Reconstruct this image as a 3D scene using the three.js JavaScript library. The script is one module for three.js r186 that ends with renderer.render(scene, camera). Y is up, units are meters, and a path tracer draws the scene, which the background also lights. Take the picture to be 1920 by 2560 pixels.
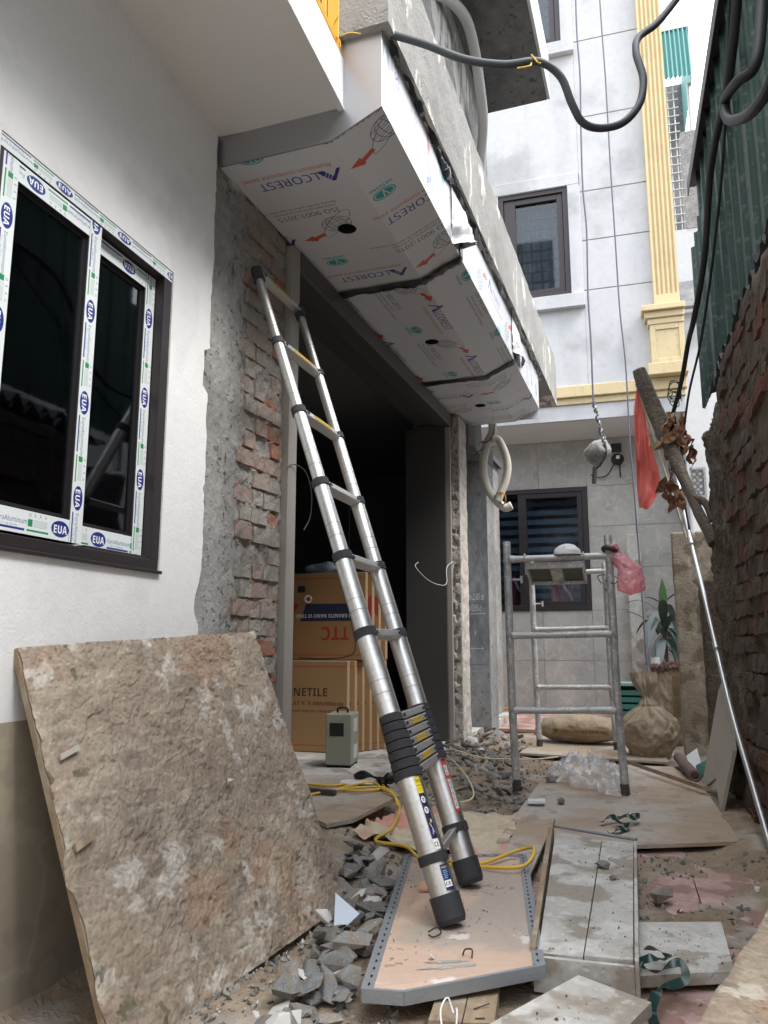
import * as THREE from 'three';
import { mergeGeometries, mergeVertices, toCreasedNormals } from 'three/addons/utils/BufferGeometryUtils.js';
import { RoundedBoxGeometry } from 'three/addons/geometries/RoundedBoxGeometry.js';
import { ConvexGeometry } from 'three/addons/geometries/ConvexGeometry.js';
import { ImprovedNoise } from 'three/addons/math/ImprovedNoise.js';

// ------------------------------------------------------------------ camera, sky, sun, exposure
const scene = new THREE.Scene();
const camera = new THREE.PerspectiveCamera(67.29, 0.75, 0.05, 400);
camera.rotation.order = 'YXZ';
camera.position.set(0, 0.8, 0);
camera.rotation.set(THREE.MathUtils.degToRad(9.7), THREE.MathUtils.degToRad(16.7), 0);
scene.add(camera);
const renderer = new THREE.WebGLRenderer({ antialias: true });
renderer.toneMapping = THREE.LinearToneMapping;
renderer.toneMappingExposure = 3.2;
renderer.shadowMap.enabled = true;
{
  const w = 256, h = 128, d = new Float32Array(w * h * 4);
  for (let j = 0; j < h; j++) for (let i = 0; i < w; i++) {
    const el = ((j + 0.5) / h - 0.5) * Math.PI, s = Math.sin(el), k = (j * w + i) * 4;
    const az = i / w * Math.PI * 2;
    const cl = 1 + 0.05 * Math.sin(az * 3 + s * 7) * Math.cos(s * 5) ;
    const L = s > 0 ? (0.40 + 1.0 * s) * cl : 0.22;
    d[k] = L * 0.95; d[k + 1] = L; d[k + 2] = L * 1.09; d[k + 3] = 1;
  }
  const sky = new THREE.DataTexture(d, w, h, THREE.RGBAFormat, THREE.FloatType);
  sky.mapping = THREE.EquirectangularReflectionMapping; sky.magFilter = THREE.LinearFilter; sky.minFilter = THREE.LinearFilter;
  sky.needsUpdate = true; scene.background = sky; scene.environment = sky;
}
const sun = new THREE.DirectionalLight(0xfffaf4, 1.4);
sun.position.set(9.0, 13.5, -0.5); sun.target.position.set(-0.5, 0.5, -3.5); sun.castShadow = true; sun.shadow.radius = 38;
sun.shadow.mapSize.set(2048, 2048);
Object.assign(sun.shadow.camera, { left: -12, right: 12, top: 14, bottom: -12, near: 0.5, far: 50 });
scene.add(sun, sun.target);

// ------------------------------------------------------------------ helpers
const V = (x, y, z) => new THREE.Vector3(x, y, z);
let seed = 12345;
const R = () => { seed = (seed + 0x6D2B79F5) | 0; let t = Math.imul(seed ^ (seed >>> 15), 1 | seed); t = (t + Math.imul(t ^ (t >>> 7), 61 | t)) ^ t; return ((t ^ (t >>> 14)) >>> 0) / 4294967296; };
const rr = (a, b) => a + (b - a) * R();
const clamp = (x, a = 0, b = 1) => Math.min(b, Math.max(a, x));
const sst = (a, b, x) => { const t = clamp((x - a) / (b - a)); return t * t * (3 - 2 * t); };
const lerp = (a, b, t) => a + (b - a) * t;
const PN = new ImprovedNoise();
const pn = (x, y, z) => PN.noise(x, y, z);
const fb3 = (x, y, z, o = 3) => { let s = 0, a = 1; for (let i = 0; i < o; i++) { s += a * pn(x, y, z); x *= 2.1; y *= 2.1; z *= 2.1; a *= 0.5; } return s; };
const hash = (a, b, c) => { const s = Math.sin(a * 127.1 + b * 311.7 + c * 74.7) * 43758.5453; return s - Math.floor(s); };

const used = {};
function numbered(n) { if (!(n in used)) { used[n] = 0; return n; } used[n]++; return n + '_' + String(used[n]).padStart(3, '0'); }
function sh(m) { m.castShadow = true; m.receiveShadow = true; return m; }
function ud(o, label, category, group, kind) { if (label) o.userData.label = label; if (category) o.userData.category = category; if (group) o.userData.group = group; if (kind) o.userData.kind = kind; return o; }
function thing(name, label, category, [x, y, z] = [0, 0, 0], group) {
  const g = new THREE.Group(); g.name = numbered(name); g.position.set(x, y, z); scene.add(g); g.updateMatrixWorld(true);
  return ud(g, label, category, group);
}
const rootOf = (o) => { while (o.parent && o.parent !== scene) o = o.parent; return o; };
// geometry given in world coordinates becomes a part (or sub-part) of a thing
function part(parent, name, geo, mat, label) {
  const r = rootOf(parent); r.updateMatrixWorld(true);
  geo.applyMatrix4(r.matrixWorld.clone().invert());
  const m = sh(new THREE.Mesh(geo, mat)); m.name = name; if (label) m.userData.label = label; parent.add(m); return m;
}
function solo(name, geo, mat, label, category, group) {   // a thing that is one mesh, origin at its base
  geo.computeBoundingBox(); const b = geo.boundingBox, c = [(b.min.x + b.max.x) / 2, b.min.y, (b.min.z + b.max.z) / 2];
  geo.translate(-c[0], -c[1], -c[2]);
  const m = sh(new THREE.Mesh(geo, mat)); m.name = numbered(name); m.position.set(...c); scene.add(m); return ud(m, label, category, group);
}
function structure(name, geo, mat, parent = scene) { const m = sh(new THREE.Mesh(geo, mat)); m.name = parent === scene ? numbered(name) : name; if (parent === scene) m.userData.kind = 'structure'; parent.add(m); return m; }
// uv in metres from position and normal
function buv(g) {
  if (g.index) g = g.toNonIndexed();
  const p = g.attributes.position, uv = new Float32Array(p.count * 2), a = V(), b = V(), c = V(), n = V();
  for (let i = 0; i < p.count; i += 3) {
    a.fromBufferAttribute(p, i); b.fromBufferAttribute(p, i + 1); c.fromBufferAttribute(p, i + 2);
    n.subVectors(b, a).cross(c.clone().sub(a)); const ax = Math.abs(n.x), ay = Math.abs(n.y), az = Math.abs(n.z);
    [a, b, c].forEach((q, k) => { const u = ax > ay && ax > az ? q.z : q.x, v = ay >= ax && ay >= az ? q.z : q.y; uv[(i + k) * 2] = u; uv[(i + k) * 2 + 1] = v; });
  }
  g.setAttribute('uv', new THREE.BufferAttribute(uv, 2)); return g;
}
const box = (w, h, d, x, y, z) => buv(new THREE.BoxGeometry(w, h, d).translate(x, y, z));
const bx = (x0, x1, y0, y1, z0, z1) => box(Math.abs(x1 - x0), Math.abs(y1 - y0), Math.abs(z1 - z0), (x0 + x1) / 2, (y0 + y1) / 2, (z0 + z1) / 2);
const rbx = (x0, x1, y0, y1, z0, z1, r = 0.004) => buv(new RoundedBoxGeometry(Math.abs(x1 - x0), Math.abs(y1 - y0), Math.abs(z1 - z0), 2, Math.min(r, Math.abs(x1 - x0) / 2.1, Math.abs(y1 - y0) / 2.1, Math.abs(z1 - z0) / 2.1)).translate((x0 + x1) / 2, (y0 + y1) / 2, (z0 + z1) / 2));
const merge = (l) => mergeGeometries(l.map((g) => { g = g.index ? g.toNonIndexed() : g; for (const k of Object.keys(g.attributes)) if (!['position', 'normal', 'uv'].includes(k)) g.deleteAttribute(k); return g; }));
function bar(a, b, r0, r1 = r0, n = 14) {
  const d = b.clone().sub(a), L = d.length(), g = new THREE.CylinderGeometry(r1, r0, L, n);
  g.applyQuaternion(new THREE.Quaternion().setFromUnitVectors(V(0, 1, 0), d.normalize())); const c = a.clone().add(b).multiplyScalar(0.5);
  return g.translate(c.x, c.y, c.z);
}
// rectangular bar between two points
function rbar(a, b, w, h, up = V(0, 1, 0)) {
  const d = b.clone().sub(a), L = d.length(); d.normalize(); const x = new THREE.Vector3().crossVectors(up, d).normalize(), y = new THREE.Vector3().crossVectors(d, x);
  const g = buv(new RoundedBoxGeometry(w, h, L, 2, Math.min(w, h) * 0.14)); const c = a.clone().add(b).multiplyScalar(0.5);
  return g.applyMatrix4(new THREE.Matrix4().makeBasis(x, y, d).setPosition(c));
}
function tub(pts, r, n = 60, k = 10, closed = false) {
  const cv = new THREE.CatmullRomCurve3(pts.map((p) => p.isVector3 ? p : V(...p)), closed, 'centripetal'), rf = typeof r === 'function' ? r : () => r;
  const fr = cv.computeFrenetFrames(n, closed), P = [], I = [], U = [], L = cv.getLength();
  for (let i = 0; i <= n; i++) {
    const q = cv.getPointAt(i / n);
    for (let j = 0; j <= k; j++) { const a = j / k * Math.PI * 2, R0 = rf(i / n, a); const v = fr.normals[i % (n + 1)].clone().multiplyScalar(Math.cos(a)).addScaledVector(fr.binormals[i % (n + 1)], Math.sin(a)); P.push(q.x + v.x * R0, q.y + v.y * R0, q.z + v.z * R0); U.push(j / k * 0.2, i / n * L); }
  }
  for (let i = 0; i < n; i++) for (let j = 0; j < k; j++) { const a = i * (k + 1) + j, b = a + k + 1; I.push(a, a + 1, b, b, a + 1, b + 1); }
  if (!closed) for (const e of [0, n]) { const q = cv.getPointAt(e / n), c = P.length / 3; P.push(q.x, q.y, q.z); U.push(0, 0); for (let j = 0; j < k; j++) { const a = e * (k + 1) + j; e ? I.push(a, a + 1, c) : I.push(a + 1, a, c); } }
  const g = new THREE.BufferGeometry(); g.setAttribute('position', new THREE.Float32BufferAttribute(P, 3)); g.setAttribute('uv', new THREE.Float32BufferAttribute(U, 2)); g.setIndex(I); g.computeVertexNormals(); return g;
}
// slab whose top face is the polygon pts (world), extruded down along n by t
function slab(pts, t, nrm, segs = 0) {
  pts = pts.map((p) => p.isVector3 ? p : V(...p));
  const n = nrm || V().crossVectors(pts[1].clone().sub(pts[0]), pts[2].clone().sub(pts[0])).normalize(); if (!nrm && n.y < 0) n.negate();
  const lo = pts.map((p) => p.clone().addScaledVector(n, -t)), T = [];
  const tri = (a, b, c) => T.push(a, b, c);
  const c = pts.reduce((s, p) => s.add(p), V()).multiplyScalar(1 / pts.length);
  const ccw = V().crossVectors(pts[0].clone().sub(c), pts[1].clone().sub(c)).dot(n) > 0; const m = pts.length;
  for (let i = 0; i < m; i++) {
    const j = (i + 1) % m;
    if (i > 0 && i < m - 1) { ccw ? tri(pts[0], pts[i], pts[i + 1]) : tri(pts[0], pts[i + 1], pts[i]); ccw ? tri(lo[0], lo[i + 1], lo[i]) : tri(lo[0], lo[i], lo[i + 1]); }
    if (ccw) { tri(pts[j], pts[i], lo[i]); tri(pts[j], lo[i], lo[j]); } else { tri(pts[i], pts[j], lo[i]); tri(pts[j], lo[j], lo[i]); }
  }
  const g = new THREE.BufferGeometry().setFromPoints(T); g.computeVertexNormals(); return buv(g);
}
function jit(g, amp, s = 0) { const p = g.attributes.position; for (let i = 0; i < p.count; i++) { const x = Math.round(p.getX(i) * 2000), y = Math.round(p.getY(i) * 2000), z = Math.round(p.getZ(i) * 2000); p.setXYZ(i, p.getX(i) + (hash(x, y, z + s) - 0.5) * amp, p.getY(i) + (hash(y, z, x + s + 5) - 0.5) * amp, p.getZ(i) + (hash(z, x, y + s + 9) - 0.5) * amp); } g.computeVertexNormals(); return g; }
// displace along the normals by a function of position
function disp(g, f) { g = mergeVertices((() => { const q = g.clone(); q.deleteAttribute('uv'); q.deleteAttribute('normal'); return q; })(), 1e-5); g.computeVertexNormals(); const p = g.attributes.position, n = g.attributes.normal; for (let i = 0; i < p.count; i++) { const x = p.getX(i), y = p.getY(i), z = p.getZ(i), d = f(x, y, z); p.setXYZ(i, x + n.getX(i) * d, y + n.getY(i) * d, z + n.getZ(i) * d); } g.computeVertexNormals(); return g; }
// sheet in a grid: f(u,v) -> Vector3
function sheet(nu, nv, f, uvf) {
  const P = [], U = [], I = [];
  for (let j = 0; j <= nv; j++) for (let i = 0; i <= nu; i++) { const q = f(i / nu, j / nv); P.push(q.x, q.y, q.z); const w = uvf ? uvf(i / nu, j / nv, q) : [i / nu, j / nv]; U.push(w[0], w[1]); }
  for (let j = 0; j < nv; j++) for (let i = 0; i < nu; i++) { const a = j * (nu + 1) + i, b = a + nu + 1; I.push(a, a + 1, b, b, a + 1, b + 1); }
  const g = new THREE.BufferGeometry(); g.setAttribute('position', new THREE.Float32BufferAttribute(P, 3)); g.setAttribute('uv', new THREE.Float32BufferAttribute(U, 2)); g.setIndex(I); g.computeVertexNormals(); return g;
}
// extruded outline in a z-y wall plane (outline in metres: a = -z, b = y), front face at x
function wallShape(outline, holes, x, t) {
  const s = new THREE.Shape(outline.map((p) => new THREE.Vector2(...p)));
  for (const h of holes) s.holes.push(new THREE.Path(h.map((p) => new THREE.Vector2(...p))));
  const g = new THREE.ExtrudeGeometry(s, { depth: t, bevelEnabled: false }); g.rotateY(Math.PI / 2); g.translate(x - t, 0, 0); return buv(g);
}
const rect = (a0, a1, b0, b1) => [[a0, b0], [a1, b0], [a1, b1], [a0, b1]];

// ------------------------------------------------------------------ textures
const S = 512;
function field(per, oct, sd) {
  const out = new Float32Array(S * S); let amp = 1, tot = 0;
  for (let o = 0; o < oct; o++, per *= 2, amp *= 0.5) {
    const lat = new Float32Array(per * per); let q = sd * 7919 + o * 104729 + 1;
    for (let i = 0; i < lat.length; i++) { q = (Math.imul(q, 1664525) + 1013904223) >>> 0; lat[i] = q / 4294967296; }
    tot += amp;
    for (let y = 0; y < S; y++) {
      const fy = y / S * per, y0 = Math.floor(fy), ty = fy - y0, sy = ty * ty * (3 - 2 * ty), a = (y0 % per) * per, b = ((y0 + 1) % per) * per;
      for (let x = 0; x < S; x++) { const fx = x / S * per, x0 = Math.floor(fx), tx = fx - x0, sx = tx * tx * (3 - 2 * tx), c = x0 % per, d = (x0 + 1) % per; out[y * S + x] += amp * lerp(lerp(lat[a + c], lat[a + d], sx), lerp(lat[b + c], lat[b + d], sx), sy); }
    }
  }
  let mn = 1e9, mx = -1e9; for (const v of out) { mn = Math.min(mn, v); mx = Math.max(mx, v); }
  for (let i = 0; i < out.length; i++) out[i] = (out[i] - mn) / (mx - mn); return out;
}
const f4 = field(4, 6, 1), f8 = field(8, 5, 2), f16 = field(16, 5, 3), f32 = field(32, 4, 4), f64 = field(64, 3, 5), f128 = field(128, 2, 6), g4 = field(3, 6, 7), g8 = field(7, 5, 8), g32 = field(29, 3, 9);
const toS = (v) => { v = clamp(v); return 255 * (v <= 0.0031308 ? v * 12.92 : 1.055 * Math.pow(v, 1 / 2.4) - 0.055); };
function tex(fn, metres = 1, colour = true, my) {
  const d = new Uint8Array(S * S * 4);
  for (let y = 0; y < S; y++) for (let x = 0; x < S; x++) { const i = y * S + x, c = fn(i, x, y); if (colour) { d[i * 4] = toS(c[0]); d[i * 4 + 1] = toS(c[1]); d[i * 4 + 2] = toS(c[2]); } else d[i * 4] = d[i * 4 + 1] = d[i * 4 + 2] = 255 * clamp(c); d[i * 4 + 3] = 255; }
  const t = new THREE.DataTexture(d, S, S); t.wrapS = t.wrapT = THREE.RepeatWrapping; t.magFilter = THREE.LinearFilter; t.minFilter = THREE.LinearMipmapLinearFilter; t.generateMipmaps = true;
  if (colour) t.colorSpace = THREE.SRGBColorSpace; t.repeat.set(1 / metres, 1 / (my || metres)); t.needsUpdate = true; return t;
}
function at(t, m, my) { const c = t.clone(); c.repeat.set(1 / m, 1 / (my || m)); c.needsUpdate = true; return c; }
function canvas(w, h, draw) { const c = document.createElement('canvas'); c.width = w; c.height = h; const x = c.getContext('2d'); draw(x, w, h); const t = new THREE.CanvasTexture(c); t.colorSpace = THREE.SRGBColorSpace; t.magFilter = THREE.LinearFilter; t.wrapS = t.wrapT = THREE.RepeatWrapping; return t; }
const mix3 = (a, b, t) => [lerp(a[0], b[0], t), lerp(a[1], b[1], t), lerp(a[2], b[2], t)];
const mul3 = (a, k) => [a[0] * k, a[1] * k, a[2] * k];
const mat = (o) => { const p = { roughness: 0.85, side: THREE.DoubleSide, ...o }; if (Array.isArray(p.color)) p.color = new THREE.Color().setRGB(...p.color); return (o.transmission || o.clearcoat || o.sheen) ? new THREE.MeshPhysicalMaterial(p) : new THREE.MeshStandardMaterial(p); };

const T = {};
T.grain = tex((i) => f64[i] * 0.6 + f128[i] * 0.4, 0.5, false);
T.plasterBump = tex((i) => f8[i] * 0.25 + f32[i] * 0.35 + f128[i] * 0.4, 0.8, false);
T.white = tex((i) => { const st = sst(0.62, 0.8, g8[i]) * 0.06 + sst(0.66, 0.76, f16[i]) * 0.03; const k = 0.79 - st + (f64[i] - 0.5) * 0.04; return [k, k * 1.0, k * 0.995]; }, 2.2);
T.concrete = tex((i) => { const k = 0.27 + (f4[i] - 0.5) * 0.16 + (f32[i] - 0.5) * 0.12 + (f128[i] - 0.5) * 0.06 - sst(0.74, 0.8, f64[i]) * 0.12; return [k * 1.02, k, k * 0.96]; }, 1.1);
T.concreteBump = tex((i) => f16[i] * 0.4 + f64[i] * 0.4 + f128[i] * 0.2 - sst(0.72, 0.8, f64[i]) * 0.4, 1.1, false);
T.beam = tex((i, x, y) => { const k = 0.30 + (f4[i] - 0.5) * 0.12 + (f64[i] - 0.5) * 0.06; const j = ((y >> 3) * S) + x; const w = sst(0.52, 0.60, f8[(y * S + ((x * 3) % S))]) * sst(0.42, 0.55, g4[i]); return mix3([k * 1.03, k, k * 0.93], [0.64, 0.61, 0.55], w * 0.95); }, 1.4);
T.render = tex((i, x, y) => { const gr = sst(0.55, 0.85, g4[i]) * 0.14 + sst(0.6, 0.8, f8[(((y / 5) | 0) * S) + x]) * 0.05 + sst(0.74, 0.82, f32[i]) * 0.03; const k = 0.51 - gr * 1.0 + (f64[i] - 0.5) * 0.05; return [k * 0.985, k, k * 1.01]; }, 3.1);
T.yellow = tex((i) => { const k = 1 + (f8[i] - 0.5) * 0.12 - sst(0.68, 0.8, f32[i]) * 0.12; return [0.58 * k, 0.47 * k, 0.27 * k]; }, 1.3);
T.marble = tex((i) => { const v = Math.abs(g4[i] - 0.5) * 2, w = Math.abs(f8[i] - 0.5) * 2; const k = 0.43 + (f4[i] - 0.5) * 0.16 + (1 - sst(0, 0.12, w)) * 0.07 - (1 - sst(0, 0.08, v)) * 0.05; return [k * 1.03, k, k * 0.92]; }, 1.3);
T.mud = tex((i, x, y) => { const pale = sst(0.54, 0.66, g8[i]) * sst(0.48, 0.6, f32[i]), dark = sst(0.55, 0.72, f16[i]), st = sst(0.62, 0.7, f64[(y * S) + ((x / 5) | 0)]); let c = mix3([0.25, 0.195, 0.145], [0.35, 0.29, 0.225], f4[i]); c = mix3(c, [0.47, 0.43, 0.375], pale * 0.8); c = mix3(c, [0.185, 0.15, 0.115], dark * 0.6); c = mix3(c, [0.12, 0.105, 0.065], sst(0.72, 0.78, g32[i]) * sst(0.5, 0.64, g4[i]) * 0.9); c = mix3(c, [0.31, 0.18, 0.11], sst(0.64, 0.76, g4[i]) * 0.4); c = mix3(c, [0.42, 0.37, 0.29], st * 0.35); return mul3(c, 0.76 + 0.36 * f64[i] + 0.32 * f128[i]); }, 1.05);
T.mudBump = tex((i) => f32[i] * 0.3 + f64[i] * 0.35 + f128[i] * 0.35, 1.05, false);
T.dirt = tex((i) => { let c = mix3([0.235, 0.17, 0.112], [0.37, 0.30, 0.22], f4[i]); c = mix3(c, [0.40, 0.36, 0.31], sst(0.5, 0.75, g8[i]) * 0.7); return mul3(c, 0.72 + 0.4 * f32[i] + 0.2 * (f128[i] - 0.5)); }, 1.15);
T.dirtBump = tex((i) => f16[i] * 0.3 + f32[i] * 0.3 + f64[i] * 0.2 + sst(0.6, 0.7, f128[i]) * 0.3, 1.15, false);
T.ply = tex((i, x, y) => { const gr = f32[(((y / 1.0) | 0) * S) + ((x / 14) | 0)]; let c = mix3([0.42, 0.32, 0.225], [0.33, 0.255, 0.185], gr); c = mix3(c, [0.44, 0.41, 0.37], sst(0.42, 0.72, g4[i]) * 0.75); c = mix3(c, [0.22, 0.185, 0.145], sst(0.66, 0.76, f16[i]) * 0.5); return mul3(c, 0.92 + 0.16 * f64[i]); }, 1.3);
T.plyPink = tex((i, x, y) => { const gr = f32[(y * S) + ((x / 18) | 0)]; let c = mix3([0.57, 0.41, 0.31], [0.51, 0.37, 0.285], gr); c = mix3(c, [0.39, 0.335, 0.28], sst(0.42, 0.70, g4[i]) * 0.85); c = mix3(c, [0.66, 0.62, 0.57], sst(0.66, 0.7, f8[i]) * sst(0.5, 0.62, g8[i]) * 0.8); c = mix3(c, [0.13, 0.115, 0.10], sst(0.74, 0.80, f64[i]) * sst(0.4, 0.6, f8[i]) * 0.7); return mul3(c, 0.94 + 0.12 * f64[i]); }, 1.1);
T.dusty = tex((i) => { let c = mix3([0.37, 0.345, 0.30], [0.53, 0.51, 0.475], f4[i]); c = mix3(c, [0.25, 0.21, 0.16], sst(0.56, 0.70, g8[i]) * 0.75); c = mix3(c, [0.60, 0.59, 0.565], sst(0.56, 0.66, f16[i]) * 0.5); return mul3(c, 0.88 + 0.24 * f64[i]); }, 0.9);
T.wood = tex((i, x, y) => { const g = f32[(((x) | 0) % S) + (((y / 24) | 0) * S)]; const c = mix3([0.36, 0.27, 0.175], [0.22, 0.165, 0.105], g); return mul3(mix3(c, [0.40, 0.36, 0.30], sst(0.5, 0.8, f8[i]) * 0.6), 0.9 + 0.2 * f64[i]); }, 0.6);
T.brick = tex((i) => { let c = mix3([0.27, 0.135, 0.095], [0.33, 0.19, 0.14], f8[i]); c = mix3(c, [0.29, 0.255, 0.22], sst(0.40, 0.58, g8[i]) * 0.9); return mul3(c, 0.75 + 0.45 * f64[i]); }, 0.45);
T.brickShaded = tex((i) => { let c = mix3([0.125, 0.058, 0.036], [0.105, 0.075, 0.055], f8[i]); c = mix3(c, [0.085, 0.07, 0.055], sst(0.45, 0.65, g8[i]) * 0.85); return mul3(c, 0.7 + 0.5 * f64[i]); }, 0.5);  // earthy brick, albedo lowered further to carry the shade on this side
T.mortar = tex((i) => { const k = 0.24 + (f8[i] - 0.5) * 0.14 + (f64[i] - 0.5) * 0.14; return [k * 1.04, k * 0.98, k * 0.9]; }, 0.5);
T.earth = tex((i) => mul3(mix3([0.085, 0.062, 0.043], [0.13, 0.105, 0.08], f8[i]), 0.65 + 0.6 * f32[i]), 0.7);
T.galv = tex((i, x, y) => { const k = 0.47 + (f16[i] - 0.5) * 0.10 + (f64[i] - 0.5) * 0.10 + sst(0.66, 0.74, g32[i]) * 0.16 - sst(0.68, 0.85, f8[i]) * 0.14; return [k * 1.0, k, k * 0.985]; }, 0.4);
T.alu = tex((i, x, y) => { const k = 0.66 + (f64[((y >> 1) * S) + ((x / 20) | 0)] - 0.5) * 0.06 - sst(0.5, 0.9, g8[i]) * 0.08; return [k * 1.01, k, k * 0.97]; }, 0.3);
T.aluRough = tex((i) => 0.36 + 0.10 * f16[i] + 0.08 * sst(0.55, 0.8, g8[i]), 0.3, false);
T.card = tex((i, x, y) => { const k = 0.93 + 0.1 * f8[i] + 0.05 * (f64[(y * S) + ((x / 16) | 0)] - 0.5); return [0.40 * k, 0.27 * k, 0.155 * k]; }, 0.7);
T.sack = tex((i, x, y) => { const wv = ((x & 3) < 2) !== ((y & 3) < 2) ? 1.06 : 0.94; return mul3(mix3([0.40, 0.32, 0.225], [0.27, 0.215, 0.155], f8[i]), wv * (0.85 + 0.3 * f32[i])); }, 0.5);
T.corr = tex((i, x, y) => { const k = 0.8 + 0.4 * f8[i]; let c = [0.017 * k, 0.052 * k, 0.043 * k]; c = mix3(c, [0.12, 0.13, 0.12], sst(0.68, 0.74, f64[i]) * 0.6); return c; }, 1.1);
T.rub = tex((i) => { const k = 0.215 + 0.14 * (f8[i] - 0.5) + (f64[i] - 0.5) * 0.20; let c = mix3([k * 0.98, k * 1.0, k * 1.0], [0.26, 0.215, 0.165], sst(0.42, 0.66, g8[i]) * 0.75); return mix3(c, [0.42, 0.40, 0.37], sst(0.68, 0.76, f32[i]) * 0.6); }, 0.16);
T.cloth = tex((i) => { let c = mix3([0.56, 0.47, 0.34], [0.60, 0.30, 0.23], sst(0.45, 0.62, g4[i])); c = mix3(c, [0.36, 0.37, 0.27], sst(0.6, 0.75, f8[i]) * 0.5); return mul3(c, 0.85 + 0.3 * f32[i]); }, 1.2);
T.bark = tex((i, x, y) => { const g = f32[(((x * 2) % S)) + (((y / 10) | 0) * S)]; return mul3(mix3([0.155, 0.125, 0.095], [0.075, 0.06, 0.045], g), 0.8 + 0.4 * f64[i]); }, 0.4);

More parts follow.
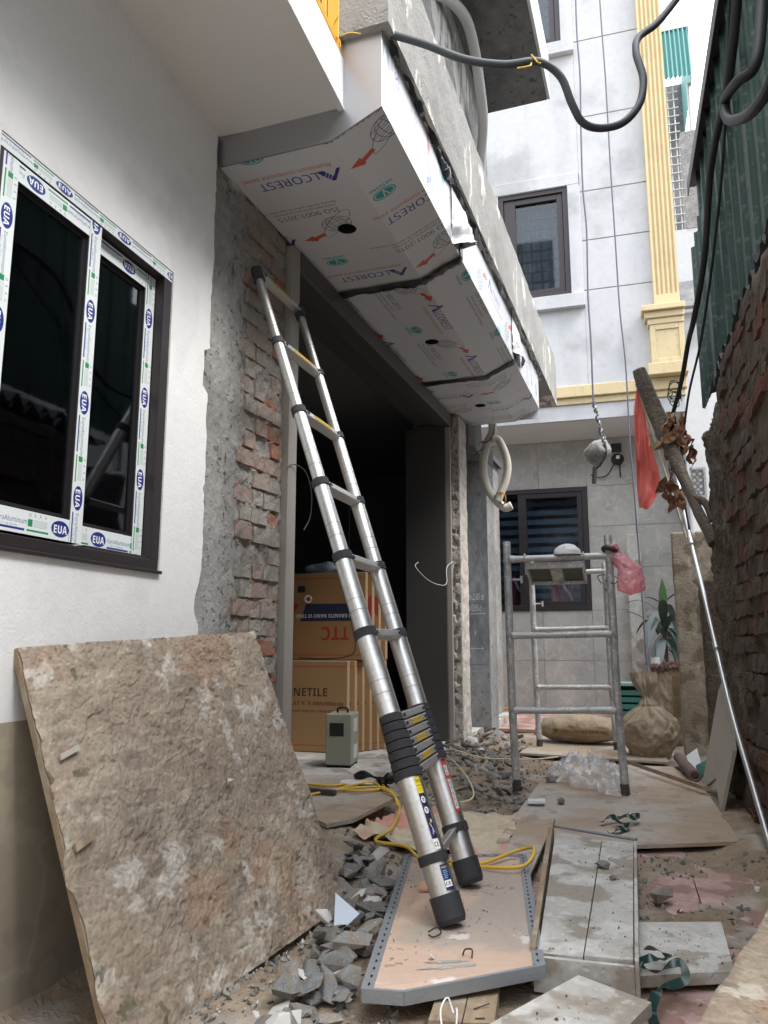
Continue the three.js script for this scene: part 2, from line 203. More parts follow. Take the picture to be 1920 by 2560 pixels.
const B = (o, t, s) => ({ ...o, bumpMap: t, bumpScale: s });
const M = {
  white: mat(B({ map: T.white, roughness: 0.9 }, T.plasterBump, 0.0018)),
  soffit: mat(B({ color: [0.74, 0.735, 0.72], roughness: 0.9 }, T.plasterBump, 0.002)),
  plinth: mat(B({ color: [0.80, 0.72, 0.60], map: at(T.marble, 1.6), roughness: 0.5 }, T.plasterBump, 0.001)),
  concrete: mat(B({ map: T.concrete, roughness: 0.95 }, T.concreteBump, 0.007)),
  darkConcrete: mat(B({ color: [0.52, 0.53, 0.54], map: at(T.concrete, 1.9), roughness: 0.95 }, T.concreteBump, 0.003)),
  beam: mat(B({ map: T.beam, roughness: 0.95 }, T.concreteBump, 0.006)),
  render: mat(B({ map: T.render, roughness: 0.92 }, T.plasterBump, 0.002)),
  yellow: mat(B({ map: T.yellow, roughness: 0.75 }, T.plasterBump, 0.0015)),
  yellowRail: mat({ color: [0.72, 0.36, 0.03], roughness: 0.45 }),
  marble: mat({ map: T.marble, roughness: 0.45 }),
  grout: mat({ color: [0.25, 0.245, 0.225] }),
  darkAlu: mat({ color: [0.032, 0.026, 0.027], roughness: 0.42, metalness: 0.2 }),
  greyAlu: mat({ color: [0.085, 0.085, 0.095], roughness: 0.5, metalness: 0.2 }),
  glass: mat({ color: [0.42, 0.48, 0.54], roughness: 0.03, transmission: 1, thickness: 0, ior: 1.5 }),
  glassFar: mat({ color: [0.62, 0.68, 0.72], roughness: 0.04, transmission: 1, thickness: 0, ior: 1.5 }),
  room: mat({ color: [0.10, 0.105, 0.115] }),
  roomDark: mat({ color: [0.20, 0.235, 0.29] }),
  silver: mat({ color: [0.42, 0.43, 0.45], roughness: 0.36, metalness: 0.85 }),
  frameGrey: mat(B({ color: [0.36, 0.335, 0.30], roughness: 0.55, metalness: 0.25 }, T.grain, 0.0005)),
  frameDark: mat(B({ color: [0.075, 0.073, 0.072], roughness: 0.5, metalness: 0.3 }, T.grain, 0.0005)),
  blackTape: mat({ color: [0.012, 0.012, 0.013], roughness: 0.3 }),
  film: mat({ color: [0.72, 0.73, 0.75], roughness: 0.22 }),
  brickA: mat(B({ map: T.brick, roughness: 0.95 }, T.concreteBump, 0.006)),
  brickB: mat(B({ color: [0.92, 0.86, 0.86], map: at(T.brick, 0.37), roughness: 0.95 }, T.concreteBump, 0.006)),
  brickC: mat(B({ color: [1, 0.98, 0.94], map: at(T.mortar, 0.4), roughness: 0.95 }, T.concreteBump, 0.008)),
  brickRed: mat(B({ color: [1, 0.62, 0.5], map: at(T.brick, 0.31), roughness: 0.95 }, T.concreteBump, 0.006)),
  mortar: mat(B({ map: T.mortar, roughness: 1 }, T.concreteBump, 0.012)),
  shadedBrickA: mat(B({ map: T.brickShaded, roughness: 1 }, T.concreteBump, 0.008)),
  shadedBrickB: mat(B({ color: [1.3, 0.82, 0.72], map: at(T.brickShaded, 0.38), roughness: 1 }, T.concreteBump, 0.008)),
  earth: mat(B({ map: T.earth, roughness: 1 }, T.mudBump, 0.015)),
  mud: mat(B({ map: T.mud, roughness: 1 }, T.mudBump, 0.009)),
  dirt: mat(B({ map: T.dirt, roughness: 1 }, T.dirtBump, 0.008)),
  ply: mat(B({ map: T.ply, roughness: 0.9 }, T.grain, 0.0015)),
  plyPink: mat(B({ map: T.plyPink, roughness: 0.7 }, T.grain, 0.001)),
  dusty: mat(B({ map: T.dusty, roughness: 0.95 }, T.concreteBump, 0.004)),
  wood: mat(B({ map: T.wood, roughness: 0.9 }, T.grain, 0.002)),
  paleWood: mat(B({ color: [0.55, 0.50, 0.43], map: at(T.white, 0.7), roughness: 0.8 }, T.grain, 0.001)),
  steelLip: mat(B({ color: [0.30, 0.315, 0.335], roughness: 0.5, metalness: 0.4 }, T.grain, 0.001)),
  galv: mat(B({ map: T.galv, roughness: 0.5, metalness: 0.35 }, T.concreteBump, 0.002)),
  alu: mat({ map: T.alu, roughness: 1, roughnessMap: T.aluRough, metalness: 1 }),
  aluPlain: mat({ color: [0.62, 0.62, 0.61], roughness: 0.42, metalness: 0.9 }),
  rubber: mat(B({ color: [0.028, 0.029, 0.032], roughness: 0.6 }, T.grain, 0.001)),
  redTile: mat(B({ color: [0.95, 0.66, 0.64], map: at(T.dusty, 0.8), roughness: 0.8 }, T.concreteBump, 0.002)),
  corr: mat({ map: T.corr, roughness: 0.55 }),
  corrFar: mat({ color: [0.13, 0.33, 0.31], roughness: 0.6 }),
  roofSheet: mat(B({ color: [0.045, 0.045, 0.047], roughness: 0.9 }, T.grain, 0.003)),
  card: mat(B({ map: T.card, roughness: 0.85 }, T.grain, 0.0006)),
  sack: mat(B({ map: T.sack, roughness: 0.95 }, T.grain, 0.002)),
  rubA: mat(B({ map: T.rub, roughness: 0.95 }, T.concreteBump, 0.006)),
  rubB: mat(B({ color: [0.72, 0.75, 0.76], map: at(T.rub, 0.12), roughness: 0.95 }, T.concreteBump, 0.005)),
  rubC: mat(B({ color: [0.56, 0.54, 0.51], roughness: 0.9 }, T.concreteBump, 0.004)),
  cloth: mat(B({ map: T.cloth, roughness: 0.95 }, T.grain, 0.002)),
  bark: mat(B({ map: T.bark, roughness: 1 }, T.mudBump, 0.012)),
  conduit: mat({ color: [0.46, 0.46, 0.45], roughness: 0.6 }),
  conduitWarm: mat({ color: [0.56, 0.53, 0.46], roughness: 0.55 }),
  cable: mat({ color: [0.055, 0.062, 0.068], roughness: 0.55 }),
  cableBlack: mat({ color: [0.018, 0.018, 0.02], roughness: 0.6 }),
  wire: mat({ color: [0.10, 0.09, 0.13], roughness: 0.6 }),
  yellowCord: mat({ color: [0.70, 0.45, 0.06], roughness: 0.5 }),
  paleCord: mat({ color: [0.66, 0.56, 0.36], roughness: 0.6 }),
  flag: mat({ color: [0.72, 0.17, 0.14], roughness: 0.75, transmission: 0.25, thickness: 0 }),
  pinkBag: mat({ color: [1.0, 0.60, 0.64], roughness: 0.22, transmission: 0.6, thickness: 0 }),
  clearBag: mat({ color: [0.98, 0.98, 0.98], roughness: 0.1, transmission: 0.8, thickness: 0 }),
  plastWhite: mat({ color: [0.75, 0.75, 0.74], roughness: 0.5 }),
  leaf: mat({ color: [0.035, 0.075, 0.05], roughness: 0.45 }),
  leafBright: mat({ color: [0.06, 0.13, 0.035], roughness: 0.45 }),
  leafGrey: mat({ color: [0.16, 0.19, 0.185], roughness: 0.6 }),
  deadLeaf: mat({ color: [0.20, 0.095, 0.05], roughness: 0.85 }),
  deadLeafB: mat({ color: [0.30, 0.18, 0.10], roughness: 0.85 }),
  greenStrap: mat({ color: [0.012, 0.036, 0.029], roughness: 0.25 }),
  machine: mat({ color: [0.27, 0.275, 0.215], roughness: 0.55 }),
  black: mat({ color: [0.012, 0.012, 0.014], roughness: 0.5 }),
  orange: mat({ color: [0.62, 0.27, 0.03], roughness: 0.6 }),
  green: mat({ color: [0.03, 0.14, 0.11], roughness: 0.6 }),
  pinkCloth: mat({ color: [0.50, 0.045, 0.14], roughness: 0.9 }),
  paleCloth: mat({ color: [0.6, 0.5, 0.5], roughness: 0.9 }),
  blind: mat({ color: [0.30, 0.36, 0.42], roughness: 0.9 }),
};

// ------------------------------------------------------------------ ground
const gauss = (x, z, cx, cz, rx, rz) => Math.exp(-(((x - cx) / rx) ** 2) - (((z - cz) / rz) ** 2));
function gy(x, z) {
  let h = 0.010 * fb3(x * 3.1, 1.7, z * 3.1, 3) - 0.004;
  if (Math.abs(x) < 2 && z < 1.5 && z > -11) h += 0.006 * fb3(x * 19, 4.2, z * 19, 2);
  h += 0.075 * gauss(x, z, -1.12, -3.0, 0.22, 0.45) * (1 + 0.5 * fb3(x * 9, 2, z * 9, 2));
  h += 0.11 * gauss(x, z, -1.02, -4.9, 0.33, 0.85) + 0.08 * gauss(x, z, -1.0, -6.1, 0.3, 0.5);
  h += 0.05 * gauss(x, z, 0.5, -3.5, 0.12, 1.2);
  const tl = sst(0.02, 0.12, x) * (1 - sst(0.42, 0.5, x)) * sst(-3.25, -3.0, z) * sst(-0.05, 0.2, fb3(x * 5 + 3, 7, z * 4, 2) + 0.12 - 0.9 * Math.abs(x - 0.27)) * (1 - sst(-2.35, -2.25, z) * (1 - sst(-1.95, -1.85, z)));
  const tn = sst(-0.12, -0.05, x) * (1 - sst(0.35, 0.42, x)) * sst(-2.0, -1.85, z);
  h -= 0.035 * Math.max(tl, tn);
  h -= 0.045 * sst(0.05, -0.02, x + 0.852 + (z + 2.42) * 0.175) * sst(-2.62, -2.45, z) * sst(-1.42, -1.35, x);
  h -= 0.03 * sst(-7.25, -7.5, z) * sst(-1.6, -1.2, x) * (1 - sst(0.9, 1.1, x));
  return h;
}
{
  const ax = [], az = [];
  for (const v of [-90, -40, -18, -8, -4, -2.6, -2.1]) ax.push(v);
  for (let v = -1.7; v < 1.2; v += 0.028) ax.push(v);
  for (const v of [1.3, 1.7, 2.4, 4, 8, 18, 40, 90]) ax.push(v);
  for (const v of [90, 40, 18, 8, 4, 2, 1, 0.3]) az.push(v);
  for (let v = -0.1; v > -4.4; v -= 0.026) az.push(v);
  for (let v = -4.4; v > -9.6; v -= 0.05) az.push(v);
  for (const v of [-9.8, -10.5, -12, -15, -20, -40, -90]) az.push(v);
  const P = [], U = [], I = [], nx = ax.length;
  for (const z of az) for (const x of ax) { P.push(x, gy(x, z), z); U.push(x, z); }
  for (let j = 0; j < az.length - 1; j++) for (let i = 0; i < nx - 1; i++) { const a = j * nx + i, b = a + nx; I.push(a, a + 1, b, b, a + 1, b + 1); }
  const g = new THREE.BufferGeometry(); g.setAttribute('position', new THREE.Float32BufferAttribute(P, 3)); g.setAttribute('uv', new THREE.Float32BufferAttribute(U, 2)); g.setIndex(I); g.computeVertexNormals();
  structure('ground', g, M.dirt);
}
// worn red paving: near patches showing through the dirt, and the patio at the back
{
  const near = new THREE.Group(); near.name = 'paving'; near.userData.kind = 'structure'; scene.add(near);
  const tg = jit(buv(new RoundedBoxGeometry(0.2975, 0.03, 0.2975, 1, 0.002)), 0.0);
  for (let i = 0; i < 3; i++) for (let j = 0; j < 8; j++) { const m = structure('paving_tile', tg, M.redTile, near); m.position.set(-0.24 + i * 0.3, -0.021 + rr(-0.002, 0.002), -3.5 + j * 0.3); m.rotation.y = Math.PI / 2 * (i + j); }
  const far = new THREE.Group(); far.name = 'patio_paving'; far.userData.kind = 'structure'; scene.add(far);
  for (let i = 0; i < 6; i++) for (let j = 0; j < 5; j++) { const m = structure('paving_tile', tg, M.redTile, far); m.scale.set(1.37, 1, 1.37); m.position.set(-1.35 + i * 0.41, 0.005 + rr(-0.001, 0.001), -9.25 + j * 0.41); m.rotation.y = Math.PI / 2 * (i + j); }
}

// ------------------------------------------------------------------ left house: white wall with window, plinth, balcony
const XW = -1.385;
{
  const t = thing('white_house', 'white plastered house wall with broken edge, beige base and overhanging balcony on the left', 'house', [-1.6, 0, -0.5]);
  const out = [[-2.5, 0.617], [2.385, 0.617]];
  for (let y = 0.66; y < 2.74; y += 0.022) { let a = 2.388 + 0.010 * fb3(y * 7, 3.3, 1, 3) + 0.006 * (R() - 0.5); if (y > 1.70 && y < 1.86) a -= 0.035 + 0.01 * R(); if (y > 0.86 && y < 1.02) a -= 0.03 * Math.sin((y - 0.86) / 0.16 * Math.PI); if (y > 1.33 && y < 1.36) a -= 0.015; out.push([a, y]); }
  out.push([2.392, 2.742], [-2.5, 2.742]);
  part(t, 'wall', wallShape(out, [rect(1.36, 2.132, 1.02, 2.042)], XW, 0.02), M.white);
  part(t, 'wall_core', wallShape(rect(-2.5, 2.375, 0.0, 6), [rect(1.355, 2.136, 1.016, 2.046)], XW - 0.0205, 0.13), M.concrete);
  part(t, 'upper_wall', wallShape(rect(-2.5, 2.38, 2.945, 6), [], XW, 0.02), M.white);
  part(t, 'plinth', wallShape(rect(-2.5, 2.36, -0.05, 0.6165), [], XW + 0.001, 0.021), M.plinth);
  // concrete column strip beside the plaster edge
  let cg = new THREE.PlaneGeometry(0.28, 2.75, 28, 220).rotateY(Math.PI / 2).translate(XW - 0.015, 1.37, -2.495);
  const cp = cg.attributes.position; for (let i = 0; i < cp.count; i++) { const y = cp.getY(i), z = cp.getZ(i); cp.setX(i, cp.getX(i) + 0.004 * fb3(z * 9, y * 6, 2, 4) + 0.003 * fb3(z * 70, y * 50, 5, 2) + 0.06 * (-2.4 - z)); }
  cg.computeVertexNormals(); part(t, 'concrete_strip', buv(cg), M.concrete);
  part(t, 'column', bx(-1.60, XW - 0.032, 0, 2.74, -2.595, -2.36), M.concrete);
  // balcony
  const bal = part(t, 'balcony_slab', rbx(XW - 0.01, -0.873, 2.742, 2.945, -2.41, 2.4, 0.006), M.soffit);
  part(bal, 'drip_edge', rbx(-0.893, -0.868, 2.730, 2.741, -2.408, 2.4, 0.003), M.soffit);
  // dark room behind the window
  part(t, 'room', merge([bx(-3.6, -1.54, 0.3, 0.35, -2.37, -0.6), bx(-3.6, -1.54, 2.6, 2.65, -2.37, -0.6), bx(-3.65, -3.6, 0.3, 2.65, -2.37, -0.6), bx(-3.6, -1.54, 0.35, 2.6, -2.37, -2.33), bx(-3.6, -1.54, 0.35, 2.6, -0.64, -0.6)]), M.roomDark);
}
// protective film print
const euaTex = canvas(1024, 208, (c, w, h) => {
  c.fillStyle = '#dfe6e6'; c.fillRect(0, 0, w, h);
  c.fillStyle = '#23307e'; c.beginPath(); c.ellipse(150, 104, 128, 76, 0, 0, 7); c.fill();
  c.fillStyle = '#f4f7f7'; c.font = 'bold 104px sans-serif'; c.textAlign = 'center'; c.textBaseline = 'middle'; c.fillText('EUA', 150, 108);
  c.fillStyle = '#3a4680'; c.textAlign = 'left'; c.font = '62px sans-serif'; c.fillText('EuroAluminum', 305, 96);
  c.fillStyle = '#7a84a0'; c.font = '28px sans-serif'; c.fillText('Chất lượng châu Âu', 360, 142);
  c.fillStyle = '#27357f'; c.fillRect(300, 160, 390, 20);
  c.fillStyle = '#2c8a55'; c.fillRect(720, 160, 290, 18); c.fillRect(730, 70, 60, 64);
  c.fillStyle = '#9fb0aa'; for (let i = 0; i < 5; i++) c.fillRect(800, 72 + i * 14, 190, 5);
  c.fillStyle = '#5a6470'; c.font = '40px sans-serif'; 'Q8ÅG'.split('').forEach((s, i) => c.fillText(s, 740 + i * 70, 32));
});
const filmMat = mat({ map: euaTex, roughness: 0.3 });
// strip on a plane facing +x; (y0,z0) start, direction along (dy,dz), text up (uy,uz)
function film(parent, x, c0, dir, up, L, w, u0 = 0) {
  const g = sheet(1, 1, (u, v) => V(x, c0[0] + dir[0] * L * u + up[0] * w * v, c0[1] + dir[1] * L * u + up[1] * w * v), (u, v) => [(u * L) / 0.27 + u0, v]);
  return part(parent, 'protective_film', g, filmMat);
}
{
  const t = thing('sliding_window', 'brown aluminium sliding window covered in blue printed protective film, set in white wall', 'window', [XW, 1.02, -1.75]);
  const fr = part(t, 'outer_frame', merge([rbx(-1.50, XW - 0.004, 1.022, 1.060, -2.13, -1.362, 0.003), rbx(-1.50, XW - 0.004, 2.002, 2.040, -2.13, -1.362, 0.003), rbx(-1.50, XW - 0.003, 1.059, 2.003, -2.13, -2.088, 0.003), rbx(-1.50, XW - 0.003, 1.059, 2.003, -1.40, -1.362, 0.003), rbx(-1.455, -1.432, 1.058, 1.075, -2.09, -1.40, 0.002), rbx(-1.455, -1.432, 1.99, 2.004, -2.09, -1.40, 0.002), rbx(-1.43, -1.395, 1.058, 1.068, -2.09, -1.78, 0.002), rbx(-1.384, -1.372, 1.016, 1.026, -2.13, -1.362, 0.002)]), M.darkAlu);
  film(fr, XW - 0.0025, [2.040, -1.362], [0, -1], [-1, 0], 0.766, 0.036, 0.3).scale.set(1, 1, 1);
  const sash = (z0, z1, xf, u0) => {
    const y0 = 1.066, y1 = 1.998, w = 0.052, x0 = xf - 0.03;
    const s = part(t, 'sash', merge([rbx(x0, xf, y0, y0 + 0.06, z0 - w, z1 + w, 0.003), rbx(x0, xf, y1 - w, y1, z0 - w, z1 + w, 0.003), rbx(x0, xf, y0, y1, z0 - w, z0, 0.003), rbx(x0, xf, y0, y1, z1, z1 + w, 0.003)]), M.darkAlu);
    part(s, 'bead', merge([bx(x0 + 0.004, xf - 0.010, y0 + 0.06, y0 + 0.072, z0 - w, z1 + w), bx(x0 + 0.004, xf - 0.010, y1 - w - 0.012, y1 - w, z0 - w, z1 + w), bx(x0 + 0.004, xf - 0.010, y0 + 0.072, y1 - w - 0.012, z1 + w, z1 + w + 0.012), bx(x0 + 0.004, xf - 0.010, y0 + 0.072, y1 - w - 0.012, z0 - w - 0.012, z0 - w)]), M.black);
    part(s, 'glass_pane', bx(x0 + 0.010, x0 + 0.015, y0 + 0.06, y1 - w, z0 - w, z1 + w), M.glass);
    const e = 0.0012;
    film(s, xf + e, [y1, z1 + w - 0.001], [-1, 0], [0, -1], y1 - y0, w - 0.001, u0);
    film(s, xf + e, [y1, z0], [-1, 0], [0, -1], y1 - y0, w, u0 + 0.4);
    film(s, xf + e, [y1 - 0.001, z1 + w], [0, 1], [-1, 0], z0 - z1 - 2 * w, w - 0.001, u0 + 0.2);
    film(s, xf + e, [y0, z0 - w], [0, -1], [1, 0], z0 - z1 - 2 * w, 0.059, u0 + 0.1);
    return s;
  };
  sash(-1.375, -1.755, -1.389, 0.15); sash(-1.70, -2.084, -1.424, 0.6);
}
{ // yellow railing on the balcony edge
  const t = thing('balcony_railing', 'yellow painted steel railing on the edge of the white balcony', 'railing', [-0.9, 2.945, -2.38]);
  part(t, 'corner_post', rbx(-0.925, -0.88, 2.945, 4.0, -2.395, -2.35, 0.003), M.yellowRail);
  for (let i = 1; i < 14; i++) part(t, 'baluster', rbx(-0.91, -0.894, 3.02, 3.95, -2.38 + i * 0.12 - 0.008, -2.38 + i * 0.12 + 0.008, 0.002), M.yellowRail);
  part(t, 'bottom_rail', rbx(-0.915, -0.89, 2.99, 3.02, -2.35, -0.6, 0.003), M.yellowRail);
  part(t, 'top_rail', rbx(-0.92, -0.885, 3.95, 3.99, -2.35, -0.6, 0.003), M.yellowRail);
  const y = thing('yellow_twine', 'thin yellow twine hanging off the yellow balcony railing towards the canopy', 'twine', [-0.86, 2.94, -2.36]);
  part(y, 'strand', tub([[-0.878, 3.02, -2.36], [-0.868, 3.0, -2.34], [-0.83, 3.0, -2.335], [-0.79, 2.985, -2.335]], 0.002, 20, 5), M.yellowCord);
  part(y, 'loop', tub([[-0.88, 3.10, -2.347], [-0.905, 3.05, -2.346], [-0.875, 2.99, -2.347], [-0.87, 2.96, -2.347]], 0.002, 20, 5), M.yellowCord);
}

// ------------------------------------------------------------------ shop house (own frame: x out of the wall, a = distance along the wall)
const HM = new THREE.Matrix4().makeRotationY(-0.04995).setPosition(-1.39, 0, -2.4);
const H = (g) => g.applyMatrix4(HM);
const hp = (x, y, a) => V(x, y, -a).applyMatrix4(HM);
const hbx = (x0, x1, y0, y1, a0, a1) => H(bx(x0, x1, y0, y1, -a0, -a1));
const hrbx = (x0, x1, y0, y1, a0, a1, r) => H(rbx(x0, x1, y0, y1, -a0, -a1, r));
const shop = thing('shop_house', 'house under renovation with bare brick strip, doorway and raw concrete beam', 'house', [-1.5, 0, -4.5]);
{
  const t = shop;
  // bare brick strip
  let mg = new THREE.PlaneGeometry(0.45, 2.62, 45, 240).rotateY(Math.PI / 2).translate(-0.011, 1.31, -0.37);
  { const p = mg.attributes.position; for (let i = 0; i < p.count; i++) { const y = p.getY(i), z = p.getZ(i); p.setX(i, p.getX(i) + 0.014 * fb3(z * 17, y * 17, 3, 4)); } mg.computeVertexNormals(); }
  part(t, 'mortar', H(buv(mg)), M.mortar);
  part(t, 'wall_core', hbx(-0.22, -0.045, 0, 2.62, 0.19, 0.595), M.mortar);
  const bricks = [0, 1, 2, 3, 4].map((k) => jit(buv(new THREE.BoxGeometry(0.06, 0.062, 0.133, 1, 2, 4)), 0.006, k * 13));
  const half = [0, 1, 2].map((k) => jit(buv(new THREE.BoxGeometry(0.06, 0.062, 0.083, 1, 2, 3)), 0.006, 40 + k * 13));
  const mats = [M.brickA, M.brickB, M.brickC, M.brickA, M.brickB, M.brickC];
  const q = new THREE.Quaternion().setFromRotationMatrix(HM);
  for (let c = 0; c < 35; c++) {
    const y = 0.04 + c * 0.0745; let a = 0.215 + (c % 2) * 0.045 + rr(0, 0.015);
    const seq = c % 2 ? [1, 0, 1] : [0, 1, 0, 1]; let k = 0;
    while (a < 0.56) {
      const h = seq[k % seq.length] === 1, L = h ? 0.075 : 0.125; k++;
      if (a + L > 0.60) break;
      if (R() > 0.12) {
        const red = a + L > 0.50 && R() < 0.45;
        const m = sh(new THREE.Mesh(h ? half[(R() * 3) | 0] : bricks[(R() * 5) | 0], red ? M.brickRed : mats[(R() * 6) | 0])); m.name = 'brick';
        const wp = hp(-0.0335 + rr(-0.006, 0.006), y + rr(-0.004, 0.004), a + L / 2); m.position.copy(wp).sub(t.position); m.quaternion.copy(q); m.rotation.x += rr(-0.02, 0.02); t.add(m);
      }
      a += L + rr(0.011, 0.018);
    }
  }
  // ragged mortar between brick and door post
  part(t, 'mortar_edge', H(disp(new THREE.BoxGeometry(0.06, 2.6, 0.05, 4, 160, 4).translate(-0.045, 1.3, -0.585), (x, y, z) => 0.016 * fb3(x * 25, y * 22, z * 25, 3))), M.mortar);
  // rough cut wall end beyond the door
  let cg = disp(new THREE.BoxGeometry(0.095, 2.6, 0.24, 16, 260, 24).translate(0.030, 1.30, -3.605), (x, y, z) => 0.007 * fb3(x * 16, y * 12, z * 16, 4) - 0.024 * sst(0.14, 0.32, fb3(x * 22, y * 17, z * 20 + 4, 3)) * sst(0.0, 0.02, 0.038 - Math.abs(x - 0.030)));
  part(t, 'broken_wall_end', H(buv(cg)), mat(B({ color: [1.75, 1.72, 1.7], map: at(T.mortar, 0.35), roughness: 1 }, T.concreteBump, 0.01)), 'hacked wall end with pitted rubble face beside the doorway');
  part(t, 'wall_stub', hbx(-0.17, -0.017, 0, 2.6, 3.49, 3.74), M.mortar);
  // beam, upper wall, upper balcony
  const bg = disp(new THREE.BoxGeometry(0.22, 0.46, 4.86, 8, 16, 180).translate(0.595, 3.25, -2.41), (x, y, z) => 0.006 * fb3(x * 6, y * 6, z * 5, 3));
  part(t, 'concrete_beam', H(buv(toCreasedNormals(bg, 0.7))), M.beam);
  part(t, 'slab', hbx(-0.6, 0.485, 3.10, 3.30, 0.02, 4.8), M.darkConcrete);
  part(t, 'upper_wall', hbx(-0.6, 0.53, 3.30, 7.5, 0.06, 2.62), M.beam);
  const ub = part(t, 'upper_balcony', hrbx(-0.5, 0.97, 4.55, 4.75, 0.3, 2.60, 0.006), M.darkConcrete);
  part(ub, 'fascia', hrbx(0.9705, 0.99, 4.552, 4.9, 0.3, 2.60, 0.004), M.render);
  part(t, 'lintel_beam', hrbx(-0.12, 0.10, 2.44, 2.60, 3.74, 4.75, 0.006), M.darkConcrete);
  // room
  part(t, 'interior_floor', hbx(-3.2, 0.02, 0.0, 0.085, 0.60, 6.0), M.dusty);
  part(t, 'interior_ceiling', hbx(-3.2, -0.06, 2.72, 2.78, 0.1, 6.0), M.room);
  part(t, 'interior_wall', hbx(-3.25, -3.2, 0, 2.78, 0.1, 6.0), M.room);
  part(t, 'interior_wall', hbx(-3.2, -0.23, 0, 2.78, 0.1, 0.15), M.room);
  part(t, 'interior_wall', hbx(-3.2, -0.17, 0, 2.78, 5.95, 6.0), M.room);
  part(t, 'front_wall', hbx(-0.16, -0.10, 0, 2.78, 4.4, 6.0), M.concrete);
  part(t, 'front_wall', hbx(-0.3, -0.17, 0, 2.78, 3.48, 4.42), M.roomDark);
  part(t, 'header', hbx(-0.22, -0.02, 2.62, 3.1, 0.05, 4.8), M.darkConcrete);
}
{ // steel door frame
  const t = thing('door_frame', 'grey steel door frame around the open dark doorway', 'door frame', hp(-0.05, 0, 0.6).toArray());
  part(t, 'post', merge([hrbx(-0.10, 0.022, 0.0, 2.60, 0.612, 0.692, 0.004), hrbx(-0.10, -0.02, 0.0, 2.58, 0.693, 0.74, 0.003)]), M.frameGrey);
  part(t, 'lintel', merge([hrbx(-0.10, 0.024, 2.50, 2.605, 0.6935, 3.44, 0.004), hrbx(-0.25, -0.101, 2.52, 2.60, 0.70, 3.40, 0.004)]), M.frameDark);
  part(t, 'reveal_panel', hrbx(-0.34, -0.012, 0.086, 2.498, 3.385, 3.415, 0.004), M.frameDark, 'wide dark grey steel panel lining the far side of the doorway');
  part(t, 'post', merge([hrbx(-0.10, 0.02, 0.0, 2.498, 3.417, 3.442, 0.003), hrbx(-0.08, 0.012, 0.0, 2.498, 3.450, 3.478, 0.003)]), M.frameGrey);
  part(t, 'tie_wire', tub([hp(0.02, 1.55, 0.60), hp(0.03, 1.575, 0.64), hp(0.05, 1.56, 0.72), hp(0.055, 1.47, 0.78), hp(0.04, 1.36, 0.80), hp(0.03, 1.30, 0.76)], 0.0025, 40, 5), M.frameDark);
  part(t, 'track', hrbx(-0.26, -0.20, 2.60, 2.66, 0.70, 3.4, 0.003), M.frameDark);
  part(t, 'wire_hook', tub([hp(0.02, 1.34, 3.43), hp(0.03, 1.42, 3.44), hp(0.0, 1.38, 3.36), hp(0.035, 1.24, 3.2), hp(0.03, 1.215, 3.0), hp(0.0, 1.25, 2.75), hp(-0.05, 1.32, 2.7), hp(-0.06, 1.36, 2.8)], 0.002, 50, 6), M.plastWhite);
}
